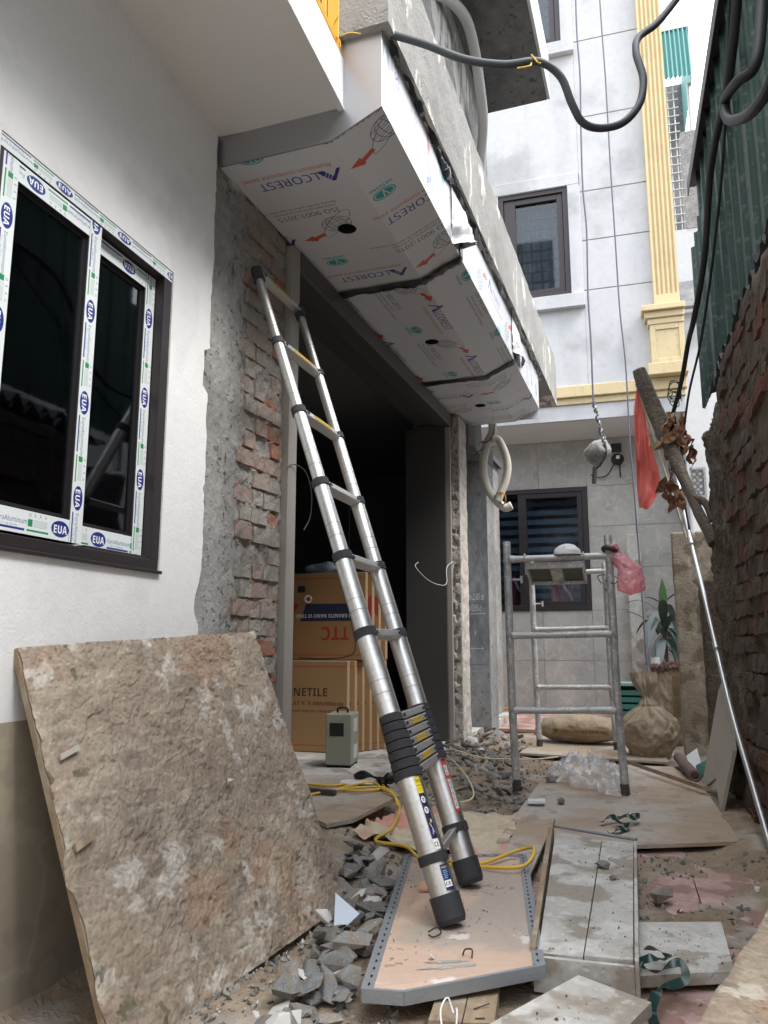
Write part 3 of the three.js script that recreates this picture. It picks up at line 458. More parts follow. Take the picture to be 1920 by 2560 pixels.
// canopy: printed aluminium composite panels under the beam
const alcore = (len, X0, Y0, rot) => canvas(864, Math.round(len * 852), (c, w, h) => {
  c.fillStyle = '#d2d5da'; c.fillRect(0, 0, w, h);
  if (rot) { c.translate(0, h); c.rotate(-Math.PI / 2); }
  const globe = (x, y, r) => { c.save(); c.translate(x, y); c.rotate(-0.3); c.strokeStyle = '#4a4d55'; c.lineWidth = 2; for (const k of [0.25, 0.6, 1]) { c.beginPath(); c.ellipse(0, 0, r * k, r * 0.8, 0, 0, 7); c.stroke(); } for (const k of [-0.5, 0, 0.5]) { c.beginPath(); c.ellipse(0, k * r * 0.8, r * Math.sqrt(1 - k * k), r * 0.12, 0, 0, 7); c.stroke(); } c.beginPath(); c.ellipse(0, 0, r * 1.75, r * 0.5, -0.5, 0, 7); c.stroke(); c.restore(); };
  const arrow = (x, y) => { c.fillStyle = '#c8473c'; c.beginPath(); c.moveTo(x, y + 14); c.lineTo(x + 44, y - 4); c.lineTo(x + 52, y - 18); c.lineTo(x + 102, y + 2); c.lineTo(x + 58, y + 24); c.lineTo(x + 54, y + 12); c.lineTo(x + 10, y + 30); c.fill(); };
  const brand = (x, y) => { c.fillStyle = '#2a2f86'; c.beginPath(); c.moveTo(x, y); c.lineTo(x + 40, y - 62); c.lineTo(x + 50, y - 62); c.lineTo(x + 88, y); c.lineTo(x + 62, y); c.lineTo(x + 38, y - 38); c.lineTo(x + 14, y); c.fill(); c.strokeStyle = '#d2d5da'; c.lineWidth = 3; for (let i = 0; i < 3; i++) { c.beginPath(); c.moveTo(x + 20 + i * 13, y); c.lineTo(x + 60 + i * 13, y - 62); c.stroke(); } c.fillStyle = '#2a2f86'; c.font = '56px sans-serif'; c.fillText('LCOREST', x + 84, y, 262); c.fillStyle = '#c0605a'; c.font = '29px sans-serif'; c.fillText('Aluminum composite panel', x + 20, y + 36, 330); };
  const teal = (x, y) => { c.fillStyle = '#1f9aa0'; c.beginPath(); c.ellipse(x, y, 46, 28, 0, 0, 7); c.fill(); c.strokeStyle = '#d2d5da'; c.lineWidth = 4; c.beginPath(); c.ellipse(x, y, 39, 21, 0, 0, 7); c.stroke(); c.lineWidth = 5; c.beginPath(); c.moveTo(x - 17, y - 20); c.lineTo(x, y + 15); c.lineTo(x + 5, y - 20); c.stroke(); c.fillStyle = '#1f9aa0'; c.font = 'bold 19px sans-serif'; c.fillText('VIETDUNG', x - 48, y + 48); };
  const iso = (x, y) => { c.fillStyle = '#4b4f58'; c.font = '39px sans-serif'; c.fillText('ISO 9001:2015', x, y, 245); c.font = '16px sans-serif'; c.fillText('Install each panel on one direction', x, y + 24); c.fillText('Remove the film within 45 days after installation', x - 10, y + 44); };
  for (let i = -5; i < 6; i++) for (let j = -5; j < 6; j++) { const x = X0 - 341 * i, y = Y0 - 358 * i - 724 * j; if (x < -700 || y < -400 || x > 1900 || y > 1900) continue; brand(x, y); arrow(x - 130, y - 26); globe(x - 195, y + 50, 60); teal(x - 82, y - 222); iso(x + 100, y - 214); }
});
const acpTex = [alcore(1.145, 485, 848, false), alcore(1.49, 230, 507, true), alcore(1.145, 600, 700, false)];
const acpMats = acpTex.map((m) => mat({ map: m, roughness: 0.32, clearcoat: 0.25, clearcoatRoughness: 0.2 }));
{
  const t = thing('entrance_canopy', 'box canopy of film-covered aluminium composite panels above the doorway', 'canopy', hp(0.3, 2.6, 1.9).toArray());
  const prof = [[0.668, 3.03], [0.668, 2.708], [0.468, 2.618], [0.0, 2.618]];
  const cuts = [[0.02, 1.165], [1.195, 2.685], [2.715, 3.86]];
  const lights = [[0.295, 0.596], [0.29, 1.976], [0.29, 3.33]];
  cuts.forEach(([a0, a1], n) => {
    // fascia, chamfer and soffit with thickness; the soffit has a round opening for a lamp
    const len = [0.322, 0.2193, 0.468]; const tot = len[0] + len[1] + len[2]; 
    const uv = (s, a) => [s * 852 / 864, (a - a0) / (a1 - a0)];
    const P = [], U = []; const quad = (p0, s0, p1, s1, b0, b1, off) => { const A = [p0[0] + off[0], p0[1] + off[1], -b0], Bq = [p1[0] + off[0], p1[1] + off[1], -b0], C = [p1[0] + off[0], p1[1] + off[1], -b1], D = [p0[0] + off[0], p0[1] + off[1], -b1]; for (const [v, s, a] of [[A, s0, b0], [C, s1, b1], [Bq, s1, b0], [A, s0, b0], [D, s0, b1], [C, s1, b1]]) { P.push(...v); U.push(...uv(s, a)); } };
    let s = 0; const seg = [];
    for (let i = 0; i < 2; i++) { seg.push([prof[i], s, prof[i + 1], s + len[i]]); s += len[i]; }
    for (const [p0, s0, p1, s1] of seg) quad(p0, s0, p1, s1, a0, a1, [0, 0]);
    // soffit ring around the hole
    const [lx, la] = lights[n], rad = 0.042, K = 32, x0 = prof[2][0], x1 = 0.0;
    const rim = (ang) => { const cx = Math.cos(ang), sy = Math.sin(ang); let k = 1e9; if (cx > 1e-6) k = Math.min(k, (x0 - lx) / cx); if (cx < -1e-6) k = Math.min(k, (x1 - lx) / cx); if (sy > 1e-6) k = Math.min(k, (a1 - la) / sy); if (sy < -1e-6) k = Math.min(k, (a0 - la) / sy); return [lx + cx * k, la + sy * k]; };
    const angs = []; for (let i = 0; i < K; i++) angs.push(i / K * Math.PI * 2); for (const [cx, ca] of [[x0, a0], [x0, a1], [x1, a0], [x1, a1]]) angs.push((Math.atan2(ca - la, cx - lx) + Math.PI * 2) % (Math.PI * 2)); angs.sort((p, q) => p - q);
    angs.forEach((A, i) => { const B2 = angs[(i + 1) % angs.length], o0 = rim(A), o1 = rim(B2), i0 = [lx + rad * Math.cos(A), la + rad * Math.sin(A)], i1 = [lx + rad * Math.cos(B2), la + rad * Math.sin(B2)]; const put = (v) => { P.push(v[0], prof[2][1], -v[1]); U.push(...uv(s + (x0 - v[0]), v[1])); }; [i0, o1, o0, i0, i1, o1].forEach(put); });
    const g = new THREE.BufferGeometry(); g.setAttribute('position', new THREE.Float32BufferAttribute(P, 3)); g.setAttribute('uv', new THREE.Float32BufferAttribute(U, 2)); g.computeVertexNormals();
    const pm = part(t, 'composite_panel', H(g), acpMats[n]);
    part(pm, 'panel_back', merge([hbx(0.655, 0.664, 2.72, 3.03, a0, a1), H(slab([[0.664, 2.713, -a0], [0.664, 2.713, -a1], [0.466, 2.624, -a1], [0.466, 2.624, -a0]], -0.006))]), M.film);
    part(pm, 'lamp_hole', H(merge([new THREE.CylinderGeometry(rad, rad, 0.09, 32, 1, true).translate(lx, 2.664, -la), new THREE.CylinderGeometry(rad * 1.02, rad * 1.02, 0.004, 32).translate(lx, 2.71, -la)])), M.black);
  });
  // end cheek of bare aluminium
  const s = new THREE.Shape([[-0.0, 2.6185], [0.468, 2.6185], [0.668, 2.7085], [0.668, 3.075], [0.40, 3.075], [0.40, 2.9], [0, 2.9]].map((p) => new THREE.Vector2(...p)));
  part(t, 'end_panel', H(buv(new THREE.ExtrudeGeometry(s, { depth: 0.006, bevelEnabled: true, bevelSize: 0.001, bevelThickness: 0.001, bevelSegments: 1 }).translate(0, 0, -0.018))), M.silver, 'bare brushed aluminium end panel of the canopy');
  part(t, 'end_panel', hbx(0.0, 0.66, 2.63, 3.03, 3.865, 3.872), M.film);
  // black sealing tape in the seams
  for (const a of [1.18, 2.70]) {
    const path = [[0.01, 2.613], [0.2, 2.612], [0.35, 2.613], [0.462, 2.612], [0.52, 2.636], [0.60, 2.672], [0.668, 2.70], [0.674, 2.78], [0.673, 2.9], [0.673, 3.02]];
    const cv = new THREE.CatmullRomCurve3(path.map((p) => V(p[0], p[1], 0)), false, 'centripetal');
    part(t, 'seam_tape', H(sheet(120, 4, (u, v) => { const q = cv.getPoint(u), n = fb3(u * 16, v * 2, a, 2); return V(q.x + 0.006 * n, q.y - 0.002 - 0.008 * Math.sin(v * Math.PI) - 0.008 * Math.abs(n), -a + (v - 0.5) * 0.06 + 0.018 * n); })), M.blackTape);
  }
  // crumpled dark plastic tucked between panels and beam, and a loose flap of film
  part(t, 'crumpled_plastic', H(sheet(260, 8, (u, v) => { const a = 0.06 + u * 3.8, n = fb3(u * 60, v * 3, 1.5, 3), m = fb3(u * 14, 0.5, 9, 2); return V(0.672 + 0.02 * Math.sin(v * 3) + 0.012 * n, 3.045 - v * (0.055 + 0.05 * m) + 0.012 * n, -a + 0.02 * n); })), mat({ color: [0.05, 0.055, 0.06], roughness: 0.16 }));
  part(t, 'loose_film', H(sheet(24, 16, (u, v) => { const n = fb3(u * 4, v * 4, 7, 3); return V(0.674 + 0.10 * v * Math.sin(u * 3.1) + 0.03 * v * n, 2.99 - v * 0.30 + 0.07 * u * v, -(1.0 + u * 0.20) + 0.02 * n); })), M.film);
  part(t, 'loose_film', H(sheet(24, 16, (u, v) => { const n = fb3(u * 5, v * 4, 3, 3); return V(0.674 + 0.05 * v * Math.sin(u * 3.1) + 0.02 * v * n, 3.0 - v * 0.25, -(2.62 + u * 0.35) + 0.02 * n); })), M.film);
}
{ // rendered column with chalk marks
  const chalk = canvas(384, 1024, (c, w, h) => {
    for (let y = 0; y < h; y += 2) for (let x = 0; x < w; x += 2) { const i = ((y / 2) % S) * S + ((x / 2) % S); const k = 128 + (f4[i] - 0.5) * 60 + (f32[i] - 0.5) * 28; c.fillStyle = `rgb(${k | 0},${(k + 2) | 0},${(k + 4) | 0})`; c.fillRect(x, y, 2, 2); }
    c.strokeStyle = c.fillStyle = 'rgba(225,230,230,0.75)'; c.font = 'italic 52px serif'; c.fillText('Cos 2,45 m', 60, 640); c.fillText('(5) 0,95 c', 60, 706);
    c.lineWidth = 3; c.beginPath(); c.moveTo(50, 726); c.lineTo(340, 722); c.moveTo(190, 760); c.lineTo(190, 850); c.lineTo(170, 820); c.moveTo(190, 850); c.lineTo(212, 822); c.moveTo(120, 930); c.lineTo(300, 930); c.lineTo(270, 912); c.moveTo(300, 930); c.lineTo(270, 948); c.stroke();
  });
  const t = thing('rendered_column', 'grey cement column with chalk notes beyond the doorway', 'column', hp(0.03, 0, 4.6).toArray());
  part(t, 'shaft', merge([hrbx(-0.165, 0.095, 0, 2.44, 4.425, 4.74, 0.006)]), mat(B({ color: [0.82, 0.84, 0.87], map: at(T.concrete, 1.9), roughness: 0.95 }, T.concreteBump, 0.003)));
  const m = mat({ map: chalk, roughness: 0.95 });
  part(t, 'chalked_face', H(sheet(1, 1, (u, v) => V(-0.160 + 0.250 * u, 0.62 + 1.5 * v, -4.4235))), m, 'front face of the column with white chalk writing and arrows');
}

// ------------------------------------------------------------------ back building
const ZU = -8.6, ZL = -9.5;
{
  const t = thing('white_building', 'tall white building closing the alley, with yellow trim and brown windows', 'building', [-0.4, 0, -9.6]);
  // ground floor: stone tiles on a core, around the window
  part(t, 'ground_floor_core', merge([bx(-3.2, -1.43, 0, 3.3, ZL - 0.2, ZL - 0.012), bx(-0.275, 0.8, 0, 3.3, ZL - 0.2, ZL - 0.012), bx(-1.43, -0.275, 0, 1.19, ZL - 0.2, ZL - 0.012), bx(-1.43, -0.275, 2.685, 3.3, ZL - 0.2, ZL - 0.012)]), M.grout);
  const xs = [-1.98, -1.43, -0.85, -0.275, 0.27, 0.8], ys = [0, 0.6, 1.19, 1.69, 2.19, 2.685, 3.27];
  for (let i = 0; i < xs.length - 1; i++) for (let j = 0; j < ys.length - 1; j++) { if ((i === 1 || i === 2) && j >= 2 && j <= 4) continue; const g = 0.002, m = part(t, 'tile', rbx(xs[i] + g, xs[i + 1] - g, ys[j] + g, ys[j + 1] - g, ZL - 0.012, ZL + rr(-0.001, 0.001), 0.0015), M.marble); const uv = m.geometry.attributes.uv, ou = R() * 3, ov = R() * 3; for (let k = 0; k < uv.count; k++) uv.setXY(k, uv.getX(k) + ou, uv.getY(k) + ov); }
  // overhanging slab, white edge and yellow band
  part(t, 'slab', rbx(-3.2, 0.82, 3.272, 3.45, ZL - 0.2, ZU + 0.0 - 0.08 + 0.02, 0.008), M.soffit);
  part(t, 'edge', rbx(-3.2, 0.825, 3.275, 3.455, ZU - 0.055, ZU - 0.02, 0.006), M.render);
  part(t, 'band', merge([rbx(-3.2, 0.835, 3.456, 3.53, ZU - 0.06, ZU + 0.0, 0.006), rbx(-3.2, 0.85, 3.531, 3.665, ZU - 0.06, ZU + 0.035, 0.01)]), M.yellow);
  const lamp = (x, z) => part(t, 'recessed_lamp', merge([new THREE.TorusGeometry(0.05, 0.008, 8, 28).rotateX(Math.PI / 2).translate(x, 3.268, z), new THREE.CylinderGeometry(0.048, 0.048, 0.004, 28).translate(x, 3.2685, z)]), M.plastWhite);
  lamp(-0.92, -8.95); lamp(0.42, -8.95);
  // upper wall with openings
  const uw = (x0, x1, y0, y1, d = 0) => bx(x0, x1, y0, y1, ZU - 0.25, ZU + d);
  part(t, 'upper_wall', merge([uw(-3.2, -1.2, 3.66, 12), uw(-1.2, -0.18, 3.66, 4.62), uw(-1.2, -0.18, 6.28, 7.87), uw(-1.2, -0.18, 9.6, 12)]), M.render);
  part(t, 'joint_backing', bx(-0.18, 0.58, 3.66, 12, ZU - 0.25, ZU - 0.014), M.render);
  const gr = [3.66, 4.80, 5.415, 6.035, 7.0, 8.03, 9.0, 10.0, 11, 12];
  for (let i = 0; i < gr.length - 1; i++) part(t, 'wall_panel', rbx(-0.179, 0.60, gr[i] + 0.006, gr[i + 1] - 0.006, ZU - 0.0139, ZU, 0.004), M.render);
  part(t, 'corner_wall', bx(0.60, 0.82, 3.66, 12, ZU - 0.9, ZU - 0.001), M.render);
  part(t, 'side_wall', bx(0.80, 0.821, 0, 12, ZL - 3, ZU - 0.05), M.render);
  // windows
  const win = (y0, y1) => {
    const x0 = -1.135, x1 = -0.318;
    part(t, 'window_surround', merge([rbx(-1.2, -0.185, y1, y1 + 0.15, ZU - 0.15, ZU + 0.035, 0.006), rbx(x1, -0.185, y0, y1, ZU - 0.15, ZU + 0.034, 0.006), rbx(-1.22, -0.17, y0 - 0.16, y0, ZU - 0.15, ZU + 0.075, 0.006), rbx(-1.2, x0, y0, y1, ZU - 0.15, ZU + 0.034, 0.006)]), M.render);
    const w = part(t, 'window', merge([rbx(x0, x1, y0, y0 + 0.06, ZU - 0.10, ZU + 0.01, 0.004), rbx(x0, x1, y1 - 0.06, y1, ZU - 0.10, ZU + 0.01, 0.004), rbx(x1 - 0.06, x1, y0, y1, ZU - 0.10, ZU + 0.009, 0.004), rbx(x0, x0 + 0.06, y0, y1, ZU - 0.10, ZU + 0.009, 0.004), rbx(x1 - 0.13, x1 - 0.065, y0 + 0.06, y1 - 0.06, ZU - 0.10, ZU - 0.012, 0.004), rbx(x0 + 0.065, x0 + 0.2, y0 + 0.06, y1 - 0.06, ZU - 0.10, ZU - 0.012, 0.004), rbx(x0 + 0.2, x1 - 0.13, y0 + 0.065, y0 + 0.13, ZU - 0.10, ZU - 0.012, 0.004), rbx(x0 + 0.2, x1 - 0.13, y1 - 0.13, y1 - 0.065, ZU - 0.10, ZU - 0.012, 0.004)]), M.darkAlu);
    part(w, 'glass_pane', bx(x0 + 0.2, x1 - 0.13, y0 + 0.13, y1 - 0.13, ZU - 0.052, ZU - 0.047), M.glassFar);
    const bars = []; for (let i = 0; i < 5; i++) bars.push(bx(x0 + 0.238 + i * 0.118, x0 + 0.260 + i * 0.118, y0 + 0.06, y1 - 0.06, ZU - 0.135, ZU - 0.118)); for (let i = 0; i < 9; i++) bars.push(bx(x0 + 0.1, x1 - 0.08, y0 + 0.14 + i * 0.135, y0 + 0.160 + i * 0.135, ZU - 0.150, ZU - 0.137));
    part(w, 'security_grille', merge(bars), mat({ color: [0.03, 0.032, 0.036], roughness: 0.6 }));
    part(w, 'curtain', sheet(60, 2, (u, v) => V(lerp(x0, x1, u), lerp(y0, y1, v), ZU - 0.22 + 0.02 * Math.sin(u * 50))), M.blind);
  };
  win(4.755, 6.13); win(8.035, 9.4);
  // ground floor window
  const x0 = -1.43, x1 = -0.277, y0 = 1.192, y1 = 2.683, xm = -1.06;
  const lw = part(t, 'window', merge([rbx(x0, x1, y0, y0 + 0.065, ZL - 0.08, ZL + 0.02, 0.004), rbx(x0, x1, y1 - 0.055, y1, ZL - 0.08, ZL + 0.02, 0.004), rbx(x1 - 0.06, x1, y0, y1, ZL - 0.08, ZL + 0.019, 0.004), rbx(x0, x0 + 0.05, y0, y1, ZL - 0.08, ZL + 0.019, 0.004), rbx(xm - 0.05, xm + 0.05, y0 + 0.06, y1 - 0.05, ZL - 0.08, ZL + 0.008, 0.004), rbx(x1 - 0.12, x1 - 0.062, y0 + 0.065, y1 - 0.055, ZL - 0.08, ZL + 0.006, 0.004), rbx(xm + 0.05, x1 - 0.12, y1 - 0.115, y1 - 0.056, ZL - 0.08, ZL + 0.006, 0.004), rbx(xm + 0.05, x1 - 0.12, y0 + 0.066, y0 + 0.11, ZL - 0.08, ZL + 0.006, 0.004)]), M.darkAlu);
  part(lw, 'glass_pane', bx(x0 + 0.05, xm - 0.05, y0 + 0.06, y1 - 0.05, ZL - 0.035, ZL - 0.03), M.glassFar);
  part(lw, 'glass_pane', bx(xm + 0.05, x1 - 0.12, y0 + 0.11, y1 - 0.115, ZL - 0.035, ZL - 0.03), M.glassFar);
  for (let i = 0; i < 13; i++) part(lw, 'blind_slat', bx(x0 + 0.02, x1 - 0.03, y0 + 0.04 + i * 0.115, y0 + 0.105 + i * 0.115, ZL - 0.192, ZL - 0.188), M.blind);
  part(t, 'room', merge([bx(-1.6, -0.1, 1.0, 2.9, ZL - 0.8, ZL - 0.78), bx(-1.6, -0.1, 1.0, 1.02, ZL - 0.78, ZL - 0.2), bx(-1.6, -0.1, 2.88, 2.9, ZL - 0.78, ZL - 0.2), bx(-1.62, -1.6, 1.0, 2.9, ZL - 0.78, ZL - 0.2), bx(-0.1, -0.08, 1.0, 2.9, ZL - 0.78, ZL - 0.2)]), M.roomDark);
  // fluted pilaster on a pedestal
  const fl = []; { const w = 0.265, xa = 0.565, n = 5; fl.push([xa, 0]); for (let i = 0; i < n; i++) { const c = xa + w * (0.14 + i * 0.18), h = 0.016; fl.push([c - h, 0.09]); for (let k = 1; k < 6; k++) fl.push([c - h + 2 * h * k / 6, 0.09 - 0.022 * Math.sin(Math.PI * k / 6)]); fl.push([c + h, 0.09]); } fl.splice(1, 0, [xa, 0.09]); fl.push([xa + w, 0.09], [xa + w, 0]); }
  const ps = new THREE.Shape(fl.map((p) => new THREE.Vector2(p[0], -p[1])));
  const pil = part(t, 'pilaster', merge([buv(new THREE.ExtrudeGeometry(ps, { depth: 7.4, bevelEnabled: false }).rotateX(-Math.PI / 2).translate(0, 4.6, ZU)), rbx(0.564, 0.831, 4.45, 4.6, ZU - 0.005, ZU + 0.091, 0.003)]), M.yellow, 'fluted yellow pilaster shaft');
  part(t, 'pedestal', merge([rbx(0.42, 0.87, 4.385, 4.449, ZU - 0.1, ZU + 0.20, 0.008), rbx(0.45, 0.86, 4.31, 4.384, ZU - 0.1, ZU + 0.16, 0.01), rbx(0.48, 0.855, 4.24, 4.309, ZU - 0.1, ZU + 0.14, 0.01), rbx(0.50, 0.85, 3.80, 4.239, ZU - 0.1, ZU + 0.118, 0.004), rbx(0.50, 0.555, 3.80, 4.238, ZU + 0.1185, ZU + 0.13, 0.004), rbx(0.795, 0.85, 3.80, 4.238, ZU + 0.1185, ZU + 0.13, 0.004), rbx(0.556, 0.794, 4.18, 4.238, ZU + 0.1185, ZU + 0.13, 0.004), rbx(0.556, 0.794, 3.80, 3.85, ZU + 0.1185, ZU + 0.13, 0.004), rbx(0.455, 0.865, 3.668, 3.799, ZU - 0.1, ZU + 0.15, 0.008)]), M.yellow);
}
{ // solar camera on the wall
  const t = thing('security_camera', 'small solar powered security camera mounted on tiled wall beside hanging cement lump', 'camera', [0.09, 2.9, ZL]);
  part(t, 'solar_panel', rbx(0.03, 0.15, 3.07, 3.18, ZL + 0.06, ZL + 0.075, 0.003), M.black);
  part(t, 'bracket', bar(V(0.09, 3.03, ZL), V(0.09, 3.10, ZL + 0.06), 0.012), M.plastWhite);
  part(t, 'housing', disp(new THREE.SphereGeometry(0.075, 24, 18).scale(1, 0.95, 0.9).translate(0.10, 2.98, ZL + 0.08), () => 0), M.black);
  part(t, 'lens_plate', rbx(0.085, 0.125, 2.97, 3.01, ZL + 0.142, ZL + 0.152, 0.002), M.plastWhite);
  part(t, 'cord', tub([[0.06, 2.93, ZL + 0.06], [-0.03, 2.80, ZL + 0.05], [-0.13, 2.78, ZL + 0.04], [-0.22, 2.82, ZL + 0.03]], 0.008, 30, 6), M.black);
  part(t, 'antenna', bar(V(0.12, 2.92, ZL + 0.06), V(0.125, 2.76, ZL + 0.06), 0.010), M.black);
}
{ // garments seen behind the ground floor window
  for (const [x, l, c, s] of [[-1.17, 'dark pink garment hanging behind the left pane of the lower window', M.pinkCloth, 1], [-0.62, 'pink and white garment hanging behind the right pane of the lower window', M.pinkCloth, 2]]) {
    const t = thing('garment', l, 'garment', [x, 1.23, ZL - 0.12]);
    part(t, 'cloth', sheet(24, 16, (u, v) => V(x + (u - 0.5) * (0.18 + 0.14 * v), 1.64 - v * 0.40, ZL - 0.14 + 0.035 * Math.sin(u * 14 + v * 2 + s))), c);
    part(t, 'trim', tub([[x - 0.03, 1.60, ZL - 0.08], [x + 0.04, 1.45, ZL - 0.075], [x + 0.09, 1.38, ZL - 0.08], [x + 0.12, 1.27, ZL - 0.085]], 0.02, 20, 6), M.paleCloth);
  }
}
// ------------------------------------------------------------------ houses further back on the right
{
  const t = thing('grey_house', 'pale rendered house wall seen beyond the end of the alley, behind the branch', 'house', [1.9, 0, -11.6]);
  part(t, 'wall', bx(0.9, 4.5, 0, 5.6, -11.9, -11.5), M.render);
  const fr = part(t, 'vent_block', merge([bx(1.08, 1.30, 2.83, 2.86, -11.52, -11.47), bx(1.08, 1.30, 3.23, 3.26, -11.52, -11.47), bx(1.08, 1.11, 2.86, 3.23, -11.52, -11.47), bx(1.27, 1.30, 2.86, 3.23, -11.52, -11.47)]), M.concrete);
  const pieces = []; for (let i = 0; i < 4; i++) for (let j = 0; j < 2; j++) pieces.push(new THREE.TorusGeometry(0.036, 0.008, 6, 14).translate(1.15 + j * 0.08, 2.905 + i * 0.09, -11.485)); part(fr, 'tracery', merge(pieces), M.darkConcrete);
  part(t, 'roof_edge', slab([[0.86, 5.62, -11.3], [4.6, 5.62, -11.3], [4.6, 6.6, -12.6], [0.95, 6.6, -12.6]], 0.05), M.darkConcrete);
}
{
  const t = thing('grille_house', 'house with green corrugated awning and barred balcony, behind the yellow pilaster', 'house', [1.6, 0, -13.2]);
  part(t, 'wall', bx(0.9, 1.78, 0, 7.72, -13.6, -13.0), M.render);
  part(t, 'pillar', rbx(1.45, 1.71, 7.72, 9.53, -13.3, -12.99, 0.01), M.concrete);
  part(t, 'back_wall', bx(0.9, 1.70, 7.72, 11.5, -14.6, -14.4), M.darkConcrete);
  part(t, 'balcony_floor', bx(0.9, 1.70, 7.65, 7.72, -14.5, -13.3), M.darkConcrete);
  part(t, 'steel_post', bar(V(1.66, 9.53, -13.1), V(1.66, 10.5, -13.1), 0.035), M.galv);
  const gr = new THREE.Group(); 
  for (let i = 0; i < 3; i++) part(t, 'upright_bar', bar(V(1.19 + i * 0.1, 7.73, -13.02), V(1.19 + i * 0.1, 10.45, -13.02), 0.011, 0.011, 6), M.galv);
  for (let i = 0; i < 17; i++) part(t, 'cross_bar', bar(V(1.1, 7.85 + i * 0.155, -13.0), V(1.46, 7.85 + i * 0.155, -13.0), 0.010, 0.010, 6), M.galv);
  part(t, 'awning', sheet(90, 2, (u, v) => V(1.0 + 0.70 * u, 11.5 - 1.05 * v, -12.95 + 0.03 * Math.sin(u * 60) + 0.15 * v)), M.corrFar);
  part(t, 'awning_cap', rbx(1.0, 1.70, 11.5, 11.75, -13.1, -12.93, 0.01), M.silver);
  part(t, 'awning_side', bx(1.69, 1.70, 10.45, 11.5, -14.4, -12.9), M.corrFar);
}
// ------------------------------------------------------------------ right side: brick wall, corrugated fence
{
  const t = thing('old_brick_wall', 'old eroded brick wall coloured as in shade, along the right side of the alley', 'wall', [0.7, 0, -3.4]);
  part(t, 'wall_core', disp(new THREE.BoxGeometry(0.30, 2.2, 2.4, 6, 90, 100).translate(0.705, 1.04, -2.9), (x, y, z) => 0.020 * fb3(x * 8, y * 9, z * 9, 3)), M.earth);
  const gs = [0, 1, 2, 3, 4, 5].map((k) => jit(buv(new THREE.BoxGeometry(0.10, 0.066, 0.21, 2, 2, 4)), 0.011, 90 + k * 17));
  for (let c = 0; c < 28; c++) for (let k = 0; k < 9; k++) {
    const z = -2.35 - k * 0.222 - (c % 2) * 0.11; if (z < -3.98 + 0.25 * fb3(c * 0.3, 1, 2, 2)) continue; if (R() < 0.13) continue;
    const m = sh(new THREE.Mesh(gs[(R() * 6) | 0], R() < 0.3 ? M.shadedBrickB : M.shadedBrickA)); m.name = 'brick';
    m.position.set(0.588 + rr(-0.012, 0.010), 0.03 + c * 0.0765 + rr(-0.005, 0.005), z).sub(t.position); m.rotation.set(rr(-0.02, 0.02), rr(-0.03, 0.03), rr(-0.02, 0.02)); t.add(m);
  }
  // crumbling end of clay and broken brick
  part(t, 'eroded_end', buv(disp(new THREE.BoxGeometry(0.30, 2.05, 0.85, 14, 110, 44).translate(0.70, 0.98, -4.32), (x, y, z) => 0.03 * fb3(x * 4, y * 3, z * 4, 2) + 0.022 * fb3(x * 14, y * 9, z * 14, 3) + 0.014 * Math.abs(fb3(x * 22, y * 30, z * 22, 2)))), M.earth, 'crumbling earthy end of the wall');
}
{
  const t = thing('corrugated_fence', 'dark green corrugated metal sheets standing on top of the brick wall', 'fence', [0.65, 2.3, -3.8]);
  const wave = (z) => { const u = ((z / 0.2) % 1 + 1) % 1; return u < 0.16 ? 0.5 - 0.5 * Math.cos(u / 0.16 * Math.PI * 2) : 0; };
  const sheets = [[-0.6, -1.6, 2.30, 3.73, 0], [-1.40, -2.5, 2.31, 3.73, 0.006], [-2.30, -3.4, 2.30, 3.735, 0], [-3.20, -4.3, 2.325, 3.73, 0.006], [-4.10, -4.85, 2.31, 3.72, 0], [-4.60, -5.22, 2.30, 3.42, 0.012]];
  for (const [za, zb, y0, y1, o] of sheets) part(t, 'corrugated_sheet', sheet(Math.round((za - zb) * 110), 3, (u, v) => { const z = lerp(za, zb, u); return V(0.63 - o - 0.022 * wave(z) + 0.012 * (1 - v) * pn(z * 2, 3, 1), lerp(y0, y1, v) + (v < 0.01 ? 0.012 * pn(z * 5, 1, 7) : 0), z); }, (u, v, q) => [q.z, q.y]), M.corr);
  part(t, 'top_flashing', merge([rbx(0.575, 0.67, 3.72, 3.745, -4.95, -0.6, 0.003), rbx(0.572, 0.578, 3.66, 3.744, -4.95, -0.6, 0.002)]), M.frameDark);
  part(t, 'rail', merge([rbx(0.645, 0.69, 2.55, 2.60, -5.2, -0.6, 0.003), rbx(0.645, 0.69, 3.3, 3.35, -5.2, -0.6, 0.003)]), M.frameDark);
  for (const z of [-1.2, -2.9, -4.9]) part(t, 'post', rbx(0.695, 0.74, 2.1, 3.6, z - 0.025, z + 0.025, 0.003), M.galv);
  const r = thing('roof_sheet', 'black weathered corrugated roof sheet with ragged edge below the green fence', 'roof sheet', [0.9, 2.2, -3.5]);
  part(r, 'sheet', sheet(180, 4, (u, v) => { const z = lerp(-2.0, -4.55, u); return V(0.56 + v * 0.55 + (v < 0.1 ? 0.03 * fb3(z * 7, 1, 3, 2) : 0), 2.20 + 0.16 * v + 0.032 * Math.sin(z * 2 * Math.PI / 0.13) + 0.02 * pn(z * 3, 2, 2), z); }), M.roofSheet);
  part(r, 'sheet', sheet(180, 4, (u, v) => { const z = lerp(-1.9, -4.4, u); return V(0.59 + v * 0.55 + (v < 0.1 ? 0.03 * fb3(z * 7, 5, 3, 2) : 0), 2.255 + 0.16 * v + 0.032 * Math.sin(z * 2 * Math.PI / 0.13 + 1) + 0.02 * pn(z * 3, 6, 2), z); }), M.roofSheet);
}
